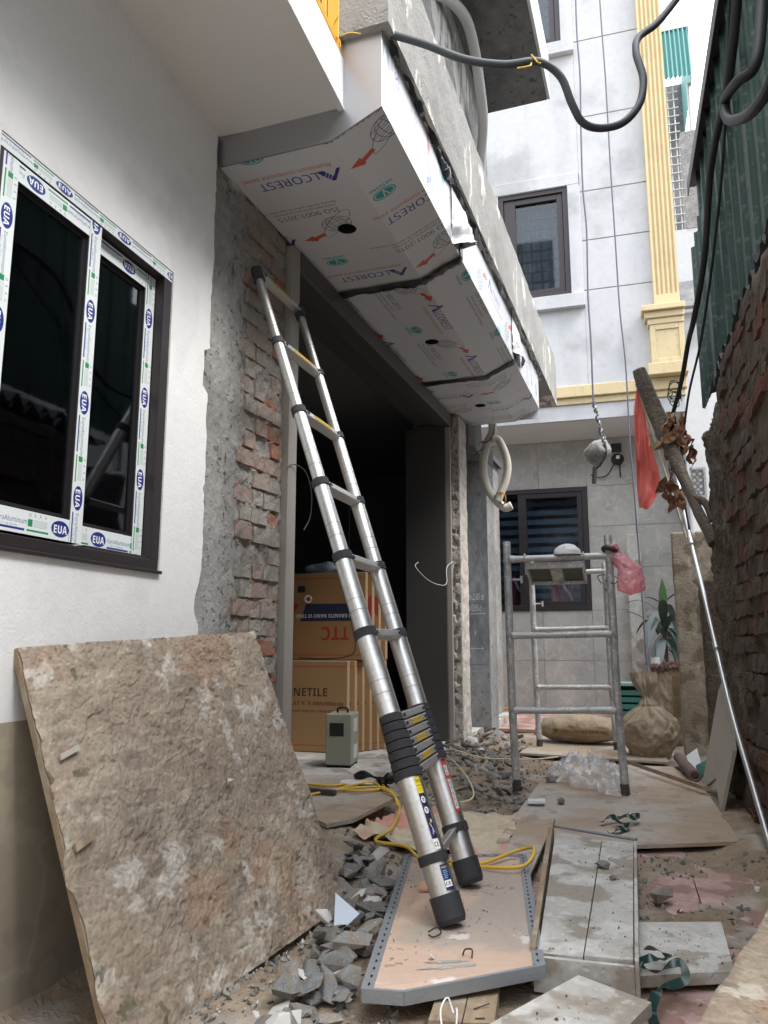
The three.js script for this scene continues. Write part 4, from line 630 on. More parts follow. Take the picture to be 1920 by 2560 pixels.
{ // house opposite, read off the window reflection; added unseen rear house narrows the sky
  const t = thing('neighbour_house', 'plain grey house rising behind the green fence', 'house', [3.0, 0, -2]);
  part(t, 'wall', bx(2.7, 3.2, 0, 4.7, -9, 5), M.render);
  const w = part(t, 'window', bx(2.66, 2.70, 3.3, 4.3, -4.6, -3.5), M.darkAlu);
  part(w, 'bars', merge(Array.from({ length: 9 }, (_, i) => bx(2.60, 2.62, 3.35 + i * 0.11, 3.37 + i * 0.11, -4.65, -3.45))), M.galv);
  const r = thing('added_rear_house', 'added unseen house behind the viewer, narrowing the low sky', 'house', [0, 0, 6.5]);
  part(r, 'wall', bx(-6, 6, 0, 6.5, 6.0, 6.6), M.render);
}
// concrete slabs standing beside the wall
{
  const g = disp(new THREE.BoxGeometry(0.30, 1.66, 0.07, 24, 120, 6).translate(0.575, 0.80, -6.2), (x, y, z) => 0.005 * fb3(x * 12, y * 9, z * 12, 3) - 0.014 * (1 - sst(0, 0.012, Math.abs(x - 0.575 - 0.05 * fb3(1.3, y * 4, 2, 3)))) * sst(0.4, 0.6, y));
  solo('concrete_slab', buv(g), mat(B({ color: [0.62, 0.55, 0.46], map: at(T.dusty, 0.8), roughness: 1 }, T.concreteBump, 0.008)), 'tall cracked grey concrete slab standing by the end of the brick wall', 'slab', 'concrete slabs');
  solo('concrete_slab', buv(disp(new THREE.BoxGeometry(0.26, 1.22, 0.10, 14, 60, 6).translate(0.66, 0.60, -5.45), (x, y, z) => 0.012 * fb3(x * 9, y * 6, z * 9, 3))), M.earth, 'shorter dark brown earthy slab leaning in front of the cracked slab', 'slab', 'concrete slabs');
  solo('concrete_slab', buv(disp(new THREE.BoxGeometry(0.165, 2.04, 0.06, 10, 80, 4).translate(0.225, 1.03, -9.30), (x, y, z) => 0.004 * fb3(x * 12, y * 6, z * 12, 3))), M.dusty, 'narrow speckled grey strip standing against the tiled wall beside the plant', 'slab', 'concrete slabs');
}
// ------------------------------------------------------------------ cables and pipes overhead
solo('cable', tub([[-0.703, 3.034, -2.42], [-0.582, 2.993, -2.458], [-0.44, 2.925, -2.495], [-0.299, 2.898, -2.532], [-0.172, 2.909, -2.57], [-0.104, 2.865, -2.608], [-0.067, 2.769, -2.645], [-0.035, 2.715, -2.682], [0.014, 2.706, -2.72], [0.102, 2.73, -2.758], [0.173, 2.818, -2.795], [0.199, 2.952, -2.832], [0.181, 3.11, -2.87], [0.196, 3.201, -2.907], [0.269, 3.278, -2.945], [0.355, 3.4, -2.982], [0.45, 3.55, -3.02], [0.58, 3.77, -3.05]], 0.0145, 160, 12), M.cable, 'thick dark cable sagging across the alley from canopy to fence top', 'cable');
solo('cable_tie', tub([[-0.20, 2.93, -2.55], [-0.175, 2.885, -2.545], [-0.17, 2.925, -2.585], [-0.2, 2.92, -2.57], [-0.205, 2.87, -2.53], [-0.25, 2.862, -2.52]], 0.003, 40, 5), M.yellowCord, 'yellow twine knotted round the thick sagging cable', 'twine');
solo('conduit', tub([[-0.86, 4.25, -3.45], [-0.794, 4.32, -3.6], [-0.728, 4.394, -3.771], [-0.679, 4.415, -3.943], [-0.663, 4.366, -4.114], [-0.659, 4.224, -4.286], [-0.67, 4.126, -4.457], [-0.713, 4.0, -4.629], [-0.74, 3.82, -4.75], [-0.75, 3.5, -4.8], [-0.75, 3.42, -4.8]], 0.032, 90, 14), M.conduit, 'grey corrugated conduit bending down onto the concrete beam', 'conduit');
{
  const t = thing('hanging_cable', 'thick black cable running down the corrugated fence to the branch', 'cable', [0.5, 2.2, -4.2]);
  part(t, 'main_cable', tub([[0.592, 3.77, -2.8], [0.583, 3.354, -3.0], [0.572, 3.184, -3.288], [0.566, 3.187, -3.575], [0.56, 3.137, -3.862], [0.538, 2.815, -4.15], [0.498, 2.604, -4.438], [0.493, 2.591, -4.725], [0.46, 2.421, -5.012], [0.402, 2.238, -5.18]], (u) => 0.022 - 0.009 * u, 120, 10), M.cableBlack);
  part(t, 'thin_cable', tub([[0.592, 3.75, -3.0], [0.58, 3.1, -3.5], [0.57, 2.8, -4.0], [0.535, 2.5, -4.5], [0.49, 2.3, -4.95], [0.45, 2.0, -5.12], [0.44, 1.75, -5.12], [0.46, 1.5, -5.1]], 0.007, 100, 6), M.cableBlack);
  const coil = []; for (let i = 0; i < 40; i++) { const a = i * 0.9; coil.push(V(0.43 + 0.05 * Math.cos(a) * (0.5 + 0.5 * hash(i, 1, 1)), 2.34 + 0.05 * Math.sin(a) + i * 0.003, -5.12 + 0.05 * Math.sin(a * 0.7))); }
  part(t, 'loose_wire', tub(coil, 0.003, 240, 5), M.cableBlack);
}
solo('cable_loop', tub([[0.59, 3.77, -2.4], [0.585, 3.2, -2.5], [0.55, 2.85, -2.45], [0.50, 2.6, -2.42], [0.47, 2.62, -2.486], [0.46, 2.712, -2.716], [0.455, 2.629, -2.677], [0.455, 2.432, -2.413], [0.46, 2.314, -2.179], [0.47, 2.288, -2.039], [0.50, 2.4, -1.907], [0.59, 2.8, -1.85]], 0.018, 140, 10), M.cableBlack, 'black cable hanging in a loop in front of the green fence, top right', 'cable');
solo('hanging_wire', tub([[-0.099, 11.9, -8.5], [-0.099, 9.5, -7.6], [-0.099, 7.805, -7.5], [-0.106, 7.22, -7.5], [-0.095, 6.691, -7.5], [-0.11, 6.133, -7.5], [-0.121, 5.406, -7.5], [-0.104, 4.959, -7.5], [-0.12, 4.225, -7.5], [-0.114, 3.76, -7.5], [-0.119, 3.10, -7.5]], 0.0085, 160, 6), M.wire, 'thin hanging wire that carries the cement lump', 'wire', 'wires hanging before the white building');
solo('hanging_wire', tub([[0.14, 11.9, -8.5], [0.14, 9.5, -7.7], [0.145, 7.83, -7.6], [0.151, 7.239, -7.6], [0.161, 6.661, -7.6], [0.162, 5.732, -7.6], [0.17, 4.837, -7.6], [0.178, 4.06, -7.6], [0.202, 3.554, -7.6], [0.205, 2.741, -7.6], [0.222, 1.995, -7.6], [0.234, 1.349, -7.6], [0.24, 0.6, -7.6]], 0.0075, 160, 6), M.wire, 'thin wire hanging free to the right of the cement lump, past the flag', 'wire', 'wires hanging before the white building');
{
  const t = thing('cement_lump', 'lump of hardened grey cement tied in a net, hanging from a wire', 'weight', [-0.1, 2.4, -7.5]);
  part(t, 'lump', buv(disp(new THREE.IcosahedronGeometry(0.122, 6).scale(1.0, 1.08, 0.9).translate(-0.10, 2.605, -7.5), (x, y, z) => 0.045 * fb3(x * 7, y * 7, z * 7, 4) - 0.03 * sst(2.6, 2.45, y))), M.rubA);
  for (let k = 0; k < 3; k++) { const tw = []; for (let i = 0; i < 26; i++) { const q = i / 25, a = i * (0.9 + 0.5 * k) + k * 2.1; tw.push(V(-0.118 + 0.085 * q + (0.006 + 0.022 * hash(i, 3, k)) * Math.cos(a), 3.13 - 0.46 * q, -7.5 + 0.09 * q + 0.016 * Math.sin(a))); } part(t, 'twisted_wire', tub(tw, k ? 0.005 : 0.009, 140, 5), k === 1 ? M.conduit : M.cable); }
  part(t, 'taped_tail', merge([tub([[-0.03, 2.68, -7.40], [-0.02, 2.58, -7.39], [-0.06, 2.50, -7.40], [-0.12, 2.44, -7.43]], 0.012, 24, 6), bar(V(-0.13, 2.46, -7.43), V(-0.145, 2.30, -7.43), 0.022)]), M.cableBlack);
}
{ // conduit loop at the end of the canopy
  const t = thing('conduit_loop', 'pale flexible conduit tied into a hanging loop beside the column', 'conduit', [-0.93, 1.95, -6.4]);
  part(t, 'tube', tub([[-0.93, 2.68, -6.25], [-0.935, 2.58, -6.33], [-0.99, 2.49, -6.38], [-1.03, 2.35, -6.4], [-1.03, 2.22, -6.4], [-0.99, 2.08, -6.4], [-0.92, 1.98, -6.4], [-0.85, 1.925, -6.4], [-0.80, 1.945, -6.4]], 0.035, 90, 14), M.conduitWarm);
  part(t, 'tube', tub([[-0.95, 2.52, -6.34], [-0.90, 2.515, -6.36], [-0.85, 2.42, -6.36], [-0.82, 2.28, -6.36], [-0.84, 2.15, -6.36], [-0.89, 2.03, -6.355], [-0.91, 1.97, -6.35]], 0.033, 70, 14), M.conduitWarm);
  part(t, 'orange_tie', tub([[-0.92, 2.05, -6.36], [-0.86, 2.04, -6.32], [-0.84, 1.99, -6.33], [-0.86, 1.95, -6.36], [-0.92, 1.99, -6.36], [-0.93, 2.02, -6.35], [-0.87, 2.045, -6.31]], 0.006, 50, 6), M.orange);
  part(t, 'binding_wire', merge([tub([[-1.05, 2.50, -6.36], [-0.98, 2.49, -6.33], [-0.93, 2.54, -6.30], [-0.9, 2.6, -6.2]], 0.004, 20, 5), tub([[-1.10, 2.40, -6.4], [-1.05, 2.43, -6.37], [-1.0, 2.44, -6.36]], 0.004, 14, 5)]), M.cableBlack);
}

// ------------------------------------------------------------------ telescopic ladder
{
  const Lb = V(-0.451, 0.075, -2.131), Rb = V(-0.465, 0.075, -2.486), Lt = V(-1.330, 2.285, -2.640), Rt = V(-1.309, 2.285, -3.026);
  const t = thing('telescopic_ladder', 'telescopic aluminium ladder leaning against the brick strip beside the doorway', 'ladder', [-0.458, 0.075, -2.31]);
  const len = Lt.distanceTo(Lb);
  const pos = [0.021, 0.162, 0.392, 0.42, 0.444, 0.468, 0.496, 0.524, 0.555, 0.829, 1.102, 1.393, 1.711, 2.049, 2.43];
  const P = (s, side) => { const a = side ? Rb : Lb, b = side ? Rt : Lt; return a.clone().lerp(b, s / len); };
  const rad = (s) => s < 0.555 ? 0.0375 : lerp(0.0335, 0.0155, (s - 0.555) / 1.9);
  const ups = Lt.clone().sub(Lb).normalize();
  for (const sd of [0, 1]) {
    // bottom tube, then one tube for every drawn-out section
    const rail = part(t, 'rail', bar(P(0.03, sd), P(0.39, sd), 0.0372, 0.0372, 32), M.alu);
    const secs = [0.555, 0.829, 1.102, 1.393, 1.711, 2.049, 2.43];
    for (let i = 0; i < 6; i++) { const r = lerp(0.0325, 0.0165, i / 5); const tb = part(t, 'rail_section', bar(P(secs[i], sd), P(secs[i + 1], sd), r, r, 28), M.alu); const k = secs[i] + 0.075, k2 = secs[i] + (secs[i + 1] - secs[i]) * 0.42; part(tb, 'crimp_ring', merge([bar(P(k, sd), P(k + 0.0025, sd), r + 0.0006, r + 0.0006, 28), bar(P(k2, sd), P(k2 + 0.002, sd), r + 0.0005, r + 0.0005, 28)]), M.frameGrey); }
    part(rail, 'crimp_ring', bar(P(0.305, sd), P(0.3075, sd), 0.0378, 0.0378, 32), M.aluPlain);
    part(t, 'rubber_foot', merge([bar(P(0.0, sd), P(0.012, sd), 0.035, 0.040, 32), bar(P(0.012, sd), P(0.072, sd), 0.0405, 0.0415, 32)]), M.rubber);
    part(t, 'collar', bar(P(0.150, sd), P(0.176, sd), 0.0415, 0.0415, 32), M.rubber);
    for (let i = 2; i < 9; i++) { const c = lerp(0.392, 0.555, (i - 2) / 6); const r = 0.0425 - 0.0012 * (i - 2); part(t, 'collar', merge([bar(P(c - 0.0120, sd), P(c + 0.0095, sd), r, r, 32), bar(P(c + 0.0095, sd), P(c + 0.0125, sd), r, r - 0.003, 32)]), M.rubber); }
    for (let i = 9; i < 14; i++) { const r = rad(pos[i]) + 0.005; part(t, 'collar', bar(P(pos[i] - 0.014, sd), P(pos[i] + 0.014, sd), r, r, 28), M.rubber); }
    part(t, 'end_cap', merge([bar(P(2.38, sd), P(2.445, sd), 0.024, 0.023, 28), bar(P(2.445, sd), P(2.452, sd), 0.023, 0.016, 28)]), M.rubber);
  }
  // rungs with release latches and warning stickers
  const sticker = canvas(256, 32, (c) => { c.fillStyle = '#c9a72c'; c.fillRect(0, 0, 256, 32); c.fillStyle = '#5a5648'; for (let i = 0; i < 7; i++) c.fillRect(14 + i * 34, 8 + (i % 2) * 6, 22, 7); });
  const sMat = mat({ map: sticker, roughness: 0.5 });
  const side = Rb.clone().sub(Lb).normalize(), front = new THREE.Vector3().crossVectors(ups, side).normalize(); if (front.x < 0) front.negate();
  const rung = (s, w, h, tag) => {
    const a = P(s, 0), b = P(s, 1), r = rad(s), d = b.clone().sub(a).normalize(), A = a.clone().addScaledVector(d, r * 0.9), Bp = b.clone().addScaledVector(d, -r * 0.9);
    const up = front.clone();   // wide face of the rung looks out from the ladder
    const m = part(t, 'rung', rbar(A, Bp, h, w, up), M.aluPlain);
    for (const [q, sg] of [[A, 1], [Bp, -1]]) { const c = q.clone().addScaledVector(d, sg * 0.022).addScaledVector(front, w / 2); part(m, 'latch', rbar(c.clone().addScaledVector(d, -0.008), c.clone().addScaledVector(d, 0.008), 0.010, 0.008, up), M.rubber); }
    if (tag) { const o = front.clone().multiplyScalar(w / 2 + 0.0012), hh = ups.clone().multiplyScalar(h * 0.38), c0 = A.clone().lerp(Bp, 0.25).add(o), c1 = A.clone().lerp(Bp, 0.75).add(o); part(m, 'warning_sticker', sheet(1, 1, (u, v) => c0.clone().lerp(c1, u).addScaledVector(hh, v * 2 - 1)), sMat); }
  };
  rung(0.163, 0.028, 0.020, false);
  for (let i = 2; i < 9; i++) rung(lerp(0.392, 0.555, (i - 2) / 6), 0.055, 0.0215, i === 3 || i === 5 || i === 7);
  for (let i = 9; i < 14; i++) rung(pos[i], lerp(0.045, 0.036, (i - 9) / 4), 0.024, i >= 12);
  rung(2.425, 0.034, 0.026, true);
  // printed labels wrapped round the lower tubes
  const lab = (sd, s0, s1, wid, tx, ang) => {
    const a = P(s0, sd), b = P(s1, sd), ax = b.clone().sub(a), L = ax.length(); ax.normalize();
    let f = V(0.46, 0.6, 2.25); f.addScaledVector(ax, -f.dot(ax)).normalize(); f.applyAxisAngle(ax, ang); const x = new THREE.Vector3().crossVectors(ax, f);
    const r = 0.0382, th = wid / r, g = new THREE.CylinderGeometry(r, r, L, 16, 1, true, -th / 2, th); const c = a.clone().add(b).multiplyScalar(0.5);
    g.applyMatrix4(new THREE.Matrix4().makeBasis(x, ax, f).setPosition(c)); part(t, 'label', g, mat({ map: tx, roughness: 0.35 }));
  };
  const lab1 = canvas(128, 1024, (c, w, h) => { c.fillStyle = '#2a2550'; c.fillRect(0, 0, w, h); c.fillStyle = '#e4cf28'; c.fillRect(0, 0, w, 120); c.fillRect(0, 128, w, 110); c.fillStyle = '#22202a'; c.font = 'bold 60px serif'; c.fillText('NIN', 12, 80); c.font = '20px sans-serif'; c.fillText('An toàn', 26, 175); c.fillText('chịu lực', 26, 205); for (const y of [330, 480]) { c.fillStyle = '#e8e8ec'; c.beginPath(); c.arc(64, y, 48, 0, 7); c.fill(); c.fillStyle = '#2a2550'; c.fillRect(46, y - 22, 36, 44); c.fillStyle = '#c9d8a0'; c.fillRect(54, y - 10, 20, 24); } c.fillStyle = '#d8cf5a'; c.fillRect(70, 610, 40, 50); c.strokeStyle = '#c8ccdd'; c.lineWidth = 14; c.beginPath(); c.moveTo(40, 660); c.lineTo(80, 740); c.lineTo(50, 820); c.moveTo(70, 720); c.lineTo(100, 800); c.stroke(); c.fillStyle = '#eceae4'; c.fillRect(0, 880, w, 144); c.fillStyle = '#222'; c.font = 'bold 84px sans-serif'; c.fillText('CE', 6, 985); });
  const lab2 = canvas(128, 1024, (c, w, h) => { c.fillStyle = '#e6e4dc'; c.fillRect(0, 0, w, h); c.fillStyle = '#cf4a30'; c.fillRect(0, 0, 18, h); for (const y of [0, 330, 960]) c.fillRect(0, y, w, y ? 70 : 130); c.fillStyle = '#40306a'; c.fillRect(10, 10, 110, 40); c.strokeStyle = c.fillStyle = '#33333a'; c.lineWidth = 5; for (const y of [140, 235, 410, 515, 620, 725, 840]) { c.strokeRect(24, y, 94, 88); c.fillRect(46, y + 20, 14, 52); c.fillRect(74, y + 12, 10, 60); c.fillRect(40, y + 60, 60, 6); } });
  const lab3 = canvas(160, 512, (c, w, h) => { c.fillStyle = '#2a2d62'; c.fillRect(0, 0, w, h); c.fillStyle = '#e0c92c'; c.font = 'bold 62px serif'; c.fillText('NIN', 16, 84); c.fillStyle = '#7fb0c8'; for (let i = 0; i < 5; i++) c.fillRect(24 + (i % 2) * 10, 120 + i * 36, 100 - i * 6, 16); c.fillStyle = '#eceae4'; c.fillRect(8, 318, 144, 134); c.fillStyle = '#222'; c.font = 'bold 92px sans-serif'; c.fillText('CE', 14, 418); });
  lab(0, 0.18, 0.375, 0.0185, lab1, 0.62); lab(1, 0.205, 0.375, 0.019, lab2, 0.75); lab(0, 0.078, 0.142, 0.024, lab3, 0.62);
}
// ------------------------------------------------------------------ muddy formwork board leaning on the wall
{
  const TL = V(-1.378, 0.789, -1.535), TR = V(-1.215, 0.838, -2.465), BR = V(-0.852, 0.006, -2.42), BL = TL.clone().add(BR).sub(TR);
  const t = thing('formwork_board', 'large plywood board crusted with dried mud, leaning on the white wall', 'board', [-1.05, 0, -1.9]);
  const n = V().crossVectors(TR.clone().sub(TL), BL.clone().sub(TL)).normalize(); if (n.x < 0) n.negate();
  const ragL = (v) => 0.012 * fb3(v * 9, 2, 4, 3) - 0.012 * sst(0.52, 0.55, v) * (1 - sst(0.6, 0.63, v)), at2 = (u, v) => TL.clone().lerp(TR, u).lerp(BL.clone().lerp(BR, u), v);
  const flk = (u, v, f, o) => sst(0.0, 0.022, fb3(u * f + o, v * f * 0.8, o, 4));
  part(t, 'mud_crust', sheet(340, 320, (u, v) => { const uu = clamp(lerp(ragL(v), 1 - 0.004 * (1 + fb3(v * 12, 5, 1, 2)), u), -0.02, 1), q = at2(uu, v); const wx = 0.05 * fb3(u * 6, v * 6, 11, 2), h = 0.0022 * fb3(u * 4, v * 4, 1, 2) + 0.0032 * flk(u + wx, v, 5, 3) + 0.0026 * flk(u, v + wx, 11, 8) + 0.0016 * flk(u - wx, v, 23, 15) + 0.0012 * fb3(u * 60, v * 60, 3, 2); return q.addScaledVector(n, 0.003 + h * (0.35 + 0.65 * sst(0.08, 0.2, u + 0.08 * fb3(v * 5, 1, 1, 2)))); }, (u, v) => [u * 0.97, v * 0.92]), M.mud);
  part(t, 'plywood', slab([TL, TR, BR, BL], 0.018, n), M.wood);
  part(t, 'chip', slab([at2(0.04, 0.30), at2(0.10, 0.285), at2(0.10, 0.30), at2(0.04, 0.315)].map((q) => q.addScaledVector(n, 0.016)), 0.008, n), M.paleWood);
  part(t, 'chip', slab([at2(0.02, 0.52), at2(0.075, 0.505), at2(0.075, 0.525), at2(0.02, 0.54)].map((q) => q.addScaledVector(n, 0.018)), 0.008, n), M.wood);
  const st = part(t, 'stone_chip', new ConvexGeometry(Array.from({ length: 12 }, () => V(rr(-1, 1) * 0.013, rr(-1, 1) * 0.009, rr(-1, 1) * 0.011).add(at2(0.60, 0.50)).addScaledVector(n, 0.022))), M.rubC);
}
// ------------------------------------------------------------------ panels, boards and planks on the ground
{
  const t = thing('framed_panel', 'pink plywood panel edged in punched steel, lying under the ladder feet', 'panel', [-0.45, 0.05, -2.3]);
  const NL = V(-0.564, 0.066, -1.715), K = V(-0.475, 0.064, -1.731), NR = V(-0.195, 0.084, -1.906), FR = V(-0.349, 0.062, -2.912), FL = V(-0.756, 0.060, -2.79), up = V(0, 1, 0);
  part(t, 'plywood', slab([NL, K, NR, FR, FL], 0.012, up), M.plyPink);
  const edge = (a, b, w, h) => { const c = V((NL.x + FR.x) / 2, 0, (NL.z + FR.z) / 2), d = b.clone().sub(a).normalize(), inn = V(-d.z, 0, d.x); if (inn.dot(c.clone().sub(a)) < 0) inn.negate(); const m = part(t, 'steel_edge', merge([slab([a, b, b.clone().addScaledVector(inn, w), a.clone().addScaledVector(inn, w)].map((q) => q.clone().add(V(0, 0.003, 0))), 0.0025, up), slab([a.clone().addScaledVector(inn, -0.003), b.clone().addScaledVector(inn, -0.003), b, a].map((q) => q.clone().add(V(0, 0.003, 0))), h, up)]), M.steelLip); return [m, inn, d]; };
  const punch = (a, b, n) => { const [m, inn, d] = edge(a, b, 0.024, 0.026); const l = []; for (let i = 0; i < n; i++) { const c = a.clone().lerp(b, (i + 0.5) / n).addScaledVector(inn, 0.012).add(V(0, 0.0042, 0)); l.push(slab([c.clone().addScaledVector(d, 0.009), c.clone().addScaledVector(inn, 0.004), c.clone().addScaledVector(d, -0.009), c.clone().addScaledVector(inn, -0.002)], 0.002, up)); } part(m, 'punched_hole', merge(l), M.black); };
  punch(NL, FL, 26); punch(NR, FR, 26); punch(FR, FL, 10);
  edge(NL, K, 0.006, 0.028); edge(K, NR, 0.006, 0.028);
  // paint smear and litter on the panel
  const top = (x, z, d = 0.001) => { const k = clamp((-1.72 - z) / 1.1); return V(x, lerp(lerp(0.066, 0.084, clamp((x + 0.564) / 0.37)), 0.061, k) + d, z); };
  const smear = (x0, x1, z0, dz, o) => part(t, 'paint_smear', sheet(40, 6, (u, v) => { const x = lerp(x0, x1, u), w = 0.020 * Math.sin(Math.PI * u) * (1 + 0.8 * fb3(u * 7, o, 2, 3)); return top(x, z0 + dz * u + (v - 0.5) * w, 0.0016); }), M.rubC);
  smear(-0.48, -0.29, -1.835, -0.075, 1); smear(-0.47, -0.36, -1.88, -0.03, 4); smear(-0.37, -0.26, -1.875, -0.045, 7);
}
const litter = (name, x, y, z, m, label, s = 0.02, cat = 'litter') => solo(name, new ConvexGeometry(Array.from({ length: 9 }, () => V(x + rr(-s, s), y + Math.abs(rr(0, s * 0.6)), z + rr(-s * 0.7, s * 0.7)))), m, label, cat);
{ // mid box
  const t = thing('formwork_box', 'grey dusty shutter panel of two planks with a front board, beside the pink panel', 'panel', [-0.1, 0, -2.5]);
  const up = V(0, 1, 0), y = 0.085;
  part(t, 'plank', slab([[-0.215, y, -1.975], [-0.1135, y, -1.98], [-0.094, y, -3.10], [-0.267, y, -3.216]], 0.02, up), M.dusty);
  part(t, 'plank', slab([[-0.110, y + 0.003, -1.981], [-0.002, y + 0.003, -1.982], [0.017, y + 0.003, -3.08], [-0.090, y + 0.003, -3.095]], 0.02, up), M.dusty);
  part(t, 'front_board', slab([[-0.225, y - 0.003, -1.955], [0.0, y - 0.003, -1.96], [0.0, y - 0.003, -1.973], [-0.225, y - 0.003, -1.968]], 0.074, up), M.dusty);
  part(t, 'side_board', slab([[0.001, y + 0.012, -1.955], [0.010, y + 0.012, -1.955], [0.029, y + 0.012, -3.08], [0.020, y + 0.012, -3.08]], 0.09, up), M.dusty);
  part(t, 'side_board', slab([[-0.235, y + 0.006, -1.99], [-0.222, y + 0.006, -1.985], [-0.275, y + 0.03, -3.216], [-0.292, y + 0.03, -3.216]], 0.085, up), M.wood);
  part(t, 'end_rod', bar(V(-0.28, 0.10, -3.22), V(0.03, 0.10, -3.085), 0.006), M.steelLip);
}
const up = V(0, 1, 0);
solo('plywood_sheet', slab([[-0.50, 0.03, -3.22], [0.02, 0.03, -3.30], [0.414, 0.034, -3.46], [0.425, 0.03, -3.55], [0.411, 0.024, -4.604], [0.30, 0.02, -5.45], [-0.44, 0.026, -5.45]], 0.014, up), M.ply, 'large worn plywood sheet lying flat between the scaffold and the dirt patch', 'plywood sheet');
solo('plywood_strip', slab([[-0.315, 0.048, -2.70], [-0.300, 0.05, -3.60], [-0.44, 0.05, -3.45], [-0.435, 0.048, -2.98]], 0.012, up), M.ply, 'narrow plywood offcut between the crumpled cloth and the grey shutter panel', 'plywood sheet');
solo('plywood_sheet', slab([[-0.70, 0.042, -5.66], [0.28, 0.042, -5.50], [0.25, 0.042, -6.6], [-0.62, 0.042, -6.75]], 0.014, up), M.ply, 'dusty plywood sheet under the lying sack behind the scaffold', 'plywood sheet');
solo('broken_slab', slab([[0.012, 0.04, -2.394], [0.236, 0.04, -2.465], [0.225, 0.04, -2.12], [0.012, 0.04, -2.03]], 0.026, up), M.dusty, 'square dusty board lying right of the grey shutter panel', 'board');
solo('broken_slab', slab([[-0.123, 0.06, -1.941], [0.030, 0.06, -1.846], [-0.03, 0.058, -1.70], [-0.20, 0.055, -1.50], [-0.33, 0.055, -1.58]], 0.026, up), M.dusty, 'dusty board with pointed corner at the bottom edge, below the grey shutter panel', 'board');
{
  const t = thing('plank', 'short weathered wooden plank under the near edge of the pink panel', 'plank', [-0.35, 0, -1.75]);
  part(t, 'board', slab([[-0.425, 0.036, -1.86], [-0.36, 0.036, -1.875], [-0.345, 0.036, -1.70], [-0.412, 0.036, -1.69]], 0.03, up), M.wood);
  part(t, 'board', slab([[-0.357, 0.036, -1.875], [-0.295, 0.036, -1.89], [-0.28, 0.036, -1.715], [-0.342, 0.036, -1.70]], 0.03, up), M.wood);
  part(t, 'nail', bar(V(-0.33, 0.038, -1.76), V(-0.30, 0.044, -1.78), 0.0015), M.frameDark); part(t, 'nail', bar(V(-0.32, 0.038, -1.72), V(-0.30, 0.039, -1.725), 0.0015), M.frameDark);
}
solo('white_strap', tub([[-0.375, 0.03, -1.66], [-0.385, 0.06, -1.69], [-0.375, 0.075, -1.71], [-0.36, 0.05, -1.70], [-0.352, 0.065, -1.69], [-0.348, 0.02, -1.655]], 0.0022, 40, 5), M.plastWhite, 'thin white strap knotted over the end of the short plank', 'strap');
solo('timber_plank', buv(disp(buv(new THREE.BoxGeometry(0.30, 0.05, 1.5, 14, 4, 60)), (x, y, z) => 0.008 * fb3(x * 7, y * 7, z * 5, 3) + 0.004 * fb3(x * 50, y * 30, z * 9, 2)).rotateZ(-0.10).rotateX(0.03).rotateY(-0.345).translate(0.35, 0.205, -1.66)), mat(B({ color: [1.02, 0.99, 0.93], map: at(T.mud, 0.62), roughness: 0.95 }, T.mudBump, 0.006)), 'weathered thick timber plank cutting across the bottom right corner', 'plank');
solo('brick_stack', buv(disp(new THREE.BoxGeometry(0.2, 0.15, 0.9, 4, 4, 12).rotateY(-0.345).translate(0.37, 0.085, -1.66), (x, y, z) => 0.008 * fb3(x * 9, y * 9, z * 9, 2))), M.mortar, 'low rubble block carrying the weathered timber plank', 'block');
solo('wood_batten', slab([[-0.01, 0.066, -5.40], [0.02, 0.066, -5.33], [0.42, 0.07, -4.46], [0.38, 0.07, -4.50]], 0.022, up), M.wood, 'splintered wooden batten along the far edge of the plywood sheet', 'batten');
{
  const nn = V().crossVectors(V(0.024, 0, 0.62), V(0.143, 0.641, 0.215)).normalize(); if (nn.x > 0) nn.negate();
  const q = [[0.417, 0.01, -4.723], [0.458, 0.134, -4.351], [0.441, 0.01, -4.103], [0.508, 0.313, -4.016], [0.56, 0.651, -4.508], [0.533, 0.55, -4.653]].map((p) => V(p[0] - 0.02, p[1], p[2])), L = [[0, 1, 5], [1, 4, 5], [1, 2, 3], [1, 3, 4]];
  solo('plywood_offcut', merge(L.map((k) => slab(k.map((i) => q[i]), 0.016, nn))), M.paleWood, 'pale plywood offcut with jagged V cut leaning on the brick wall', 'offcut');
}
// interior and threshold boards
{
  const t = thing('threshold_board', 'dusty plywood board on bricks at the door threshold, under yellow cables', 'board', [-1.3, 0, -3.4]);
  part(t, 'sheet', slab([[-1.70, 0.104, -3.98], [-1.395, 0.104, -3.22], [-1.13, 0.102, -2.985], [-1.06, 0.102, -3.10], [-1.01, 0.102, -3.62], [-1.30, 0.104, -4.15]], 0.016, up), M.ply);
  part(t, 'bearer', slab([[-1.20, 0.084, -3.15], [-1.13, 0.084, -3.12], [-1.08, 0.084, -3.6], [-1.15, 0.084, -3.62]], 0.09, up), M.wood);
}
